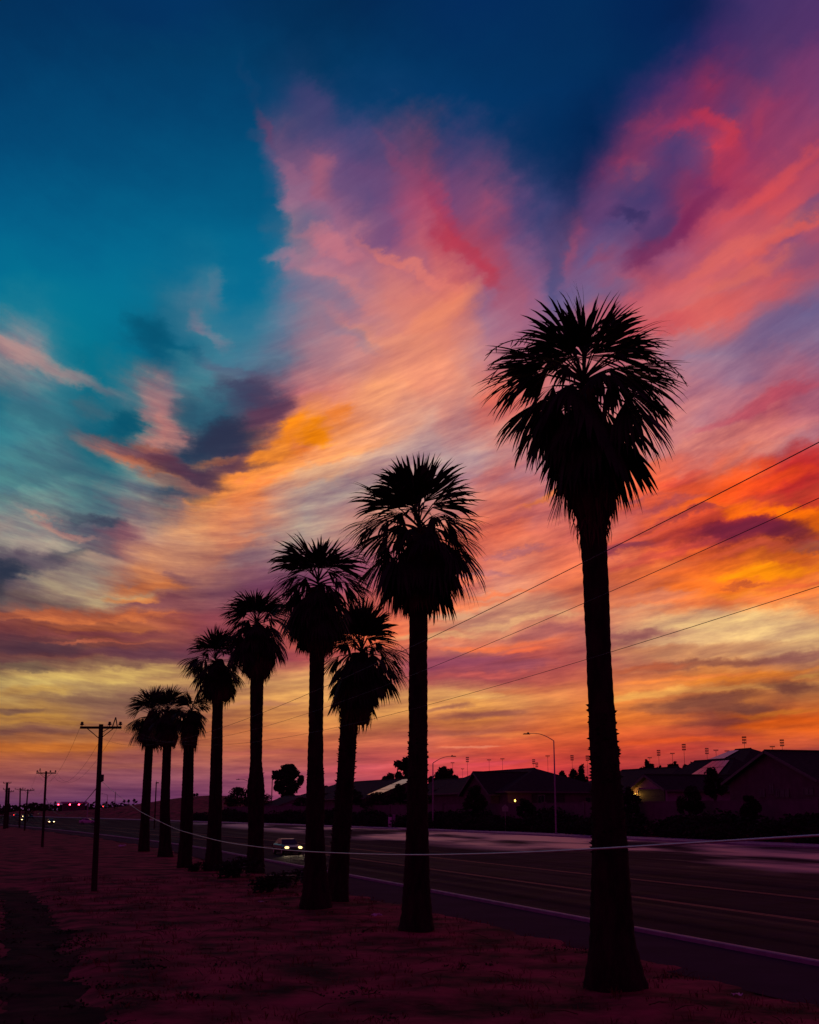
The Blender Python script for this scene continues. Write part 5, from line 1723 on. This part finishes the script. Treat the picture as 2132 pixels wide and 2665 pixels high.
def car_meshes(paint, head_m, tail_m, lit_head=True, lit_tail=False):
    """a sedan 4.6 m long, front towards -y"""
    parts = {}
    m = MB(); secs = []
    for y, w, z0, z1 in ((-2.3, .72, .38, .60), (-2.22, .84, .26, .72), (-1.7, .90, .20, .84), (-.85, .91, .20, .95), (.9, .91, .20, .98), (1.7, .90, .22, .98), (2.2, .84, .28, .90), (2.3, .74, .40, .74)):
        secs.append([(-w * .9, y, z0), (-w, y, (z0 * 2 + z1) / 3), (-w, y, z1 - .12), (-w * .86, y, z1), (w * .86, y, z1), (w, y, z1 - .12), (w, y, (z0 * 2 + z1) / 3), (w * .9, y, z0)])
    loft(m, secs); parts['body'] = (m.mesh("body", paint, False), None)
    m = MB(); secs = []
    for y, w, z1 in ((-1.0, .80, .95), (-.25, .66, 1.40), (.1, .64, 1.45), (.8, .64, 1.44), (1.75, .76, .98)):
        secs.append([(-.80, y, .93), (-w, y, z1), (w, y, z1), (.80, y, .93)])
    loft(m, secs); parts['cabin'] = (m.mesh("cabin", paint), None)
    def slab(p, off):
        mm = MB(); q = [Vector(v) for v in p]; nn = (q[1] - q[0]).cross(q[3] - q[0]).normalized() * off
        mm.add([v + nn for v in q] + [v - nn * .2 for v in q], [(0, 1, 2, 3), (7, 6, 5, 4)] + [(i, 4 + i, 4 + (i + 1) % 4, (i + 1) % 4) for i in range(4)])
        return mm.mesh("pane", m_pane)
    parts['windscreen'] = (slab([(-.74, -.93, 1.0), (.74, -.93, 1.0), (.62, -.30, 1.37), (-.62, -.30, 1.37)], .012), None)
    parts['rear_window'] = (slab([(.70, 1.66, 1.03), (-.70, 1.66, 1.03), (-.6, .9, 1.39), (.6, .9, 1.39)], .012), None)
    for s, nm in ((-1, 'side_window'), (1, 'side_window.')):
        parts[nm] = (slab([(s * .775, -.70, 1.0), (s * .665, -.12, 1.36), (s * .655, .75, 1.38), (s * .745, 1.35, 1.02)], .014 * (1 if s < 0 else -1)), None)
    m = MB(); m.box((0, -2.285, .50), (.9, .06, .16)); parts['grille'] = (m.mesh("grille", m_rubber), None)
    m = MB(); m.box((0, -2.26, .30), (1.5, .10, .14)); m.box((0, 2.27, .42), (1.5, .10, .2)); parts['bumper'] = (m.mesh("bumper", m_rubber), None)
    for s in (-1, 1):
        m = MB(); m.lathe([(.01, -.13), (.17, -.08), (.22, 0), (.17, .08), (.01, .13)], 10, (s * .64, -2.19, .66)); parts['headlight' + ('' if s < 0 else '.')] = (m.mesh("headlight", head_m if lit_head else m_pane), None)
        m = MB(); m.box((s * .66, 2.26, .74), (.44, .08, .30)); parts['tail_light' + ('' if s < 0 else '.')] = (m.mesh("tail_light", tail_m if lit_tail else m_ceramic), None)
        m = MB(); m.box((s * .98, -.72, 1.02), (.16, .12, .12)); parts['wing_mirror' + ('' if s < 0 else '.')] = (m.mesh("wing_mirror", paint), None)
    tyre = MB(); rim = MB()
    for s in (0,):
        prof_ = []
    for k in range(16):
        pass
    def disc(mm, rad, w):
        n = 16
        vs = [(sx * w / 2, rad * math.cos(2 * math.pi * k / n), rad * math.sin(2 * math.pi * k / n)) for sx in (-1, 1) for k in range(n)]
        mm.add(vs, [tuple(range(n - 1, -1, -1)), tuple(range(n, 2 * n))] + [(k, (k + 1) % n, n + (k + 1) % n, n + k) for k in range(n)])
    disc(tyre, .32, .2); disc(rim, .2, .215)
    parts['_tyre'] = (tyre.mesh("tyre", m_rubber), None); parts['_rim'] = (rim.mesh("rim", m_steel), None)
    return parts


def car(label, parts, loc, rz, group="cars on the road"):
    root = thing("car", label, "car", loc, group, rz)
    for k, (me_, _) in parts.items():
        if k.startswith('_'):
            continue
        link(k.strip('.'), me_, root)
    for x in (-.84, .84):
        for y in (-1.42, 1.38):
            w = link("wheel", parts['_tyre'][0], root, (x, y, .32)); link("rim", parts['_rim'][0], w)
    return root


near_parts = car_meshes(m_carpaint, m_head, m_tail)
hp = on_z(760, 2207, .80)
c0 = car("silver car with both headlights lit, passing behind the broad-crowned palm", near_parts, (hp.x, hp.y + 2.2, road_z(hp.x) + .005), R(4))
for s in (-1, 1):
    ld = bpy.data.lights.new("headlight_beam", 'SPOT'); ld.energy = 500; ld.color = (1, .78, .45); ld.spot_size = R(70); ld.spot_blend = .8; ld.shadow_soft_size = .08
    lo = bpy.data.objects.new("headlight_beam", ld); col.objects.link(lo); lo.parent = c0; lo.location = (s * .64, -2.36, .66); lo.rotation_euler = (R(-82), 0, 0)
    lo.rotation_euler = Vector((0, -1, -.16)).to_track_quat('-Z', 'Y').to_euler()
far_h = car_meshes(m_darkcar, m_headfar, m_tail)
far_t = car_meshes(m_darkcar, m_headfar, m_tail, False, True)
dk = car_meshes(m_white, m_headfar, m_tail, False, False)
for lb, px, dd, ps, rz, dz in (("far oncoming car with bright yellow headlights beside the second utility pole", 134, 372, far_h, 5, .3),
                               ("far oncoming car with white headlights near the fourth utility pole", 61, 450, far_h, 8, .2),
                               ("farther oncoming car, one white spark of headlights left of the third pole", 62, 560, far_h, 9, 1.2),
                               ("far car with headlights lit, right of the third pole", 78, 600, far_h, 9, 1.4),
                               ("far car showing red tail lights just right of the third pole", 81, 530, far_t, 9, .7),
                               ("tiny far car with red tail lights between the far poles at left", 44, 640, far_t, 9, 1.5),
                               ("tiny far car with red tail lights left of the red signals", 104, 640, far_t, 9, 1.5),
                               ("far car with two red tail lights right of the nearest utility pole", 275.5, 560, far_t, 6, None),
                               ("pale far car without lights left of the row's first palm", 230, 350, dk, 80, None)):
    b = at_depth(px, 2110, dd)
    u = b.x - shift(b.y)
    z = max(road_z(min(u, 57)), ground_z(b.x, b.y)) + .02
    if dz is not None:
        z = max(0.0, road_z(min(u, 57)) if u > 22 else 0) + .02
    car(lb, ps, (b.x, b.y, z), R(rz))

# ================================================================== small things
b = on_u(1015, 2155, 60.0)
g = thing("marker_box", "pair of narrow white utility boxes on the far pavement", "utility box", (b.x, b.y, 1.68), rz=-YAW)
m = MB(); m.box((0, 0, .75), (.55, .5, 1.5)); m.box((0, 0, 1.54), (.62, .58, .08)); m.build("cabinet", m_white, g)
m = MB(); m.box((.62, .1, .95), (.45, .45, 1.9)); m.box((.62, .1, 1.93), (.5, .5, .06)); m.build("cabinet", m_conc, g)
b = on_u(1315, 2112, 61.5)
g = thing("road_sign", "pale road sign on a post seen from behind, left of the tall street lamp", "road sign", (b.x, b.y, 1.6), rz=-YAW + .3)
zs_ = b.z - 1.6
m = MB(); m.bar((0, 0, 0), (0, 0, zs_ + .85), .035, .035, 6); m.build("post", m_steel, g)
m = MB(); m.add([(-.42, -.05, zs_), (.42, -.05, zs_), (.42, -.05, zs_ + .55), (0, -.05, zs_ + .9), (-.42, -.05, zs_ + .55), (-.42, -.02, zs_), (.42, -.02, zs_), (.42, -.02, zs_ + .55), (0, -.02, zs_ + .9), (-.42, -.02, zs_ + .55)],
              [(0, 1, 2, 3, 4), (9, 8, 7, 6, 5)] + [(i, 5 + i, 5 + (i + 1) % 5, (i + 1) % 5) for i in range(5)]); m.build("sign_plate", m_steel, g)
b = on_z(730, 2308, 0.0)
g = thing("utility_vault", "low dark utility box with a flat lid between the shaggy palm and the broad-crowned palm", "utility box", (b.x, b.y, ground_z(b.x, b.y) - .05), rz=-YAW - .2)
m = MB(); m.box((0, 0, .28), (1.5, .9, .56)); m.build("casing", m_darkmetal, g)
m = MB(); m.box((0, 0, .60), (1.62, 1.02, .07)); m.build("lid", m_darkmetal, g)
for lb, px, py, sz in (("crumpled white paper scrap on the verge left of the three close-set palms", 318, 2205, .55), ("scrap of pale litter on the verge left of the second tallest palm", 981, 2387, .26), ("small pale scrap of litter below the shaggy palm", 680, 2352, .16),
                       ("thin pale splinter of litter at the right edge of the verge", 1917, 2588, .16), ("small pale scrap of litter beyond the utility box", 781, 2270, .2)):
    b = on_z(px, py, 0.05); b.z = ground_z(b.x, b.y) + .03 if px != 781 else .03
    rg = random.Random(px); m = MB(); n = 5
    vs = [(sz * (i / n - .5) * 1.6, sz * (j / n - .5), rg.uniform(0, .45) * sz) for j in range(n + 1) for i in range(n + 1)]
    m.add(vs, [(j * (n + 1) + i, j * (n + 1) + i + 1, (j + 1) * (n + 1) + i + 1, (j + 1) * (n + 1) + i) for j in range(n) for i in range(n)])
    tag(m.build("paper_scrap", m_white, None, b), lb, "litter", "litter on the verge")
# twigs and leaf stalks lying about
tw = MB(); rg = random.Random(31)
for _ in range(420):
    d = 8 + 50 * rg.random() ** 1.6; u = rg.uniform(-3, 17.5)
    z = ground_z(u, d) + .02; a = rg.uniform(0, 6.28); ln = rg.uniform(.15, .7)
    v = Vector((math.cos(a), math.sin(a), rg.uniform(-.05, .35))) * ln
    tw.tube([(u, d, z), Vector((u, d, z)) + v * .5 + Vector((0, 0, .04)), Vector((u, d, z)) + v], [.012, .01, .004], 3, False)
stuff(tag(tw.build("fallen_twigs", m_dead), "fallen twigs and dead leaf stalks strewn over the dirt verge", "twigs"))
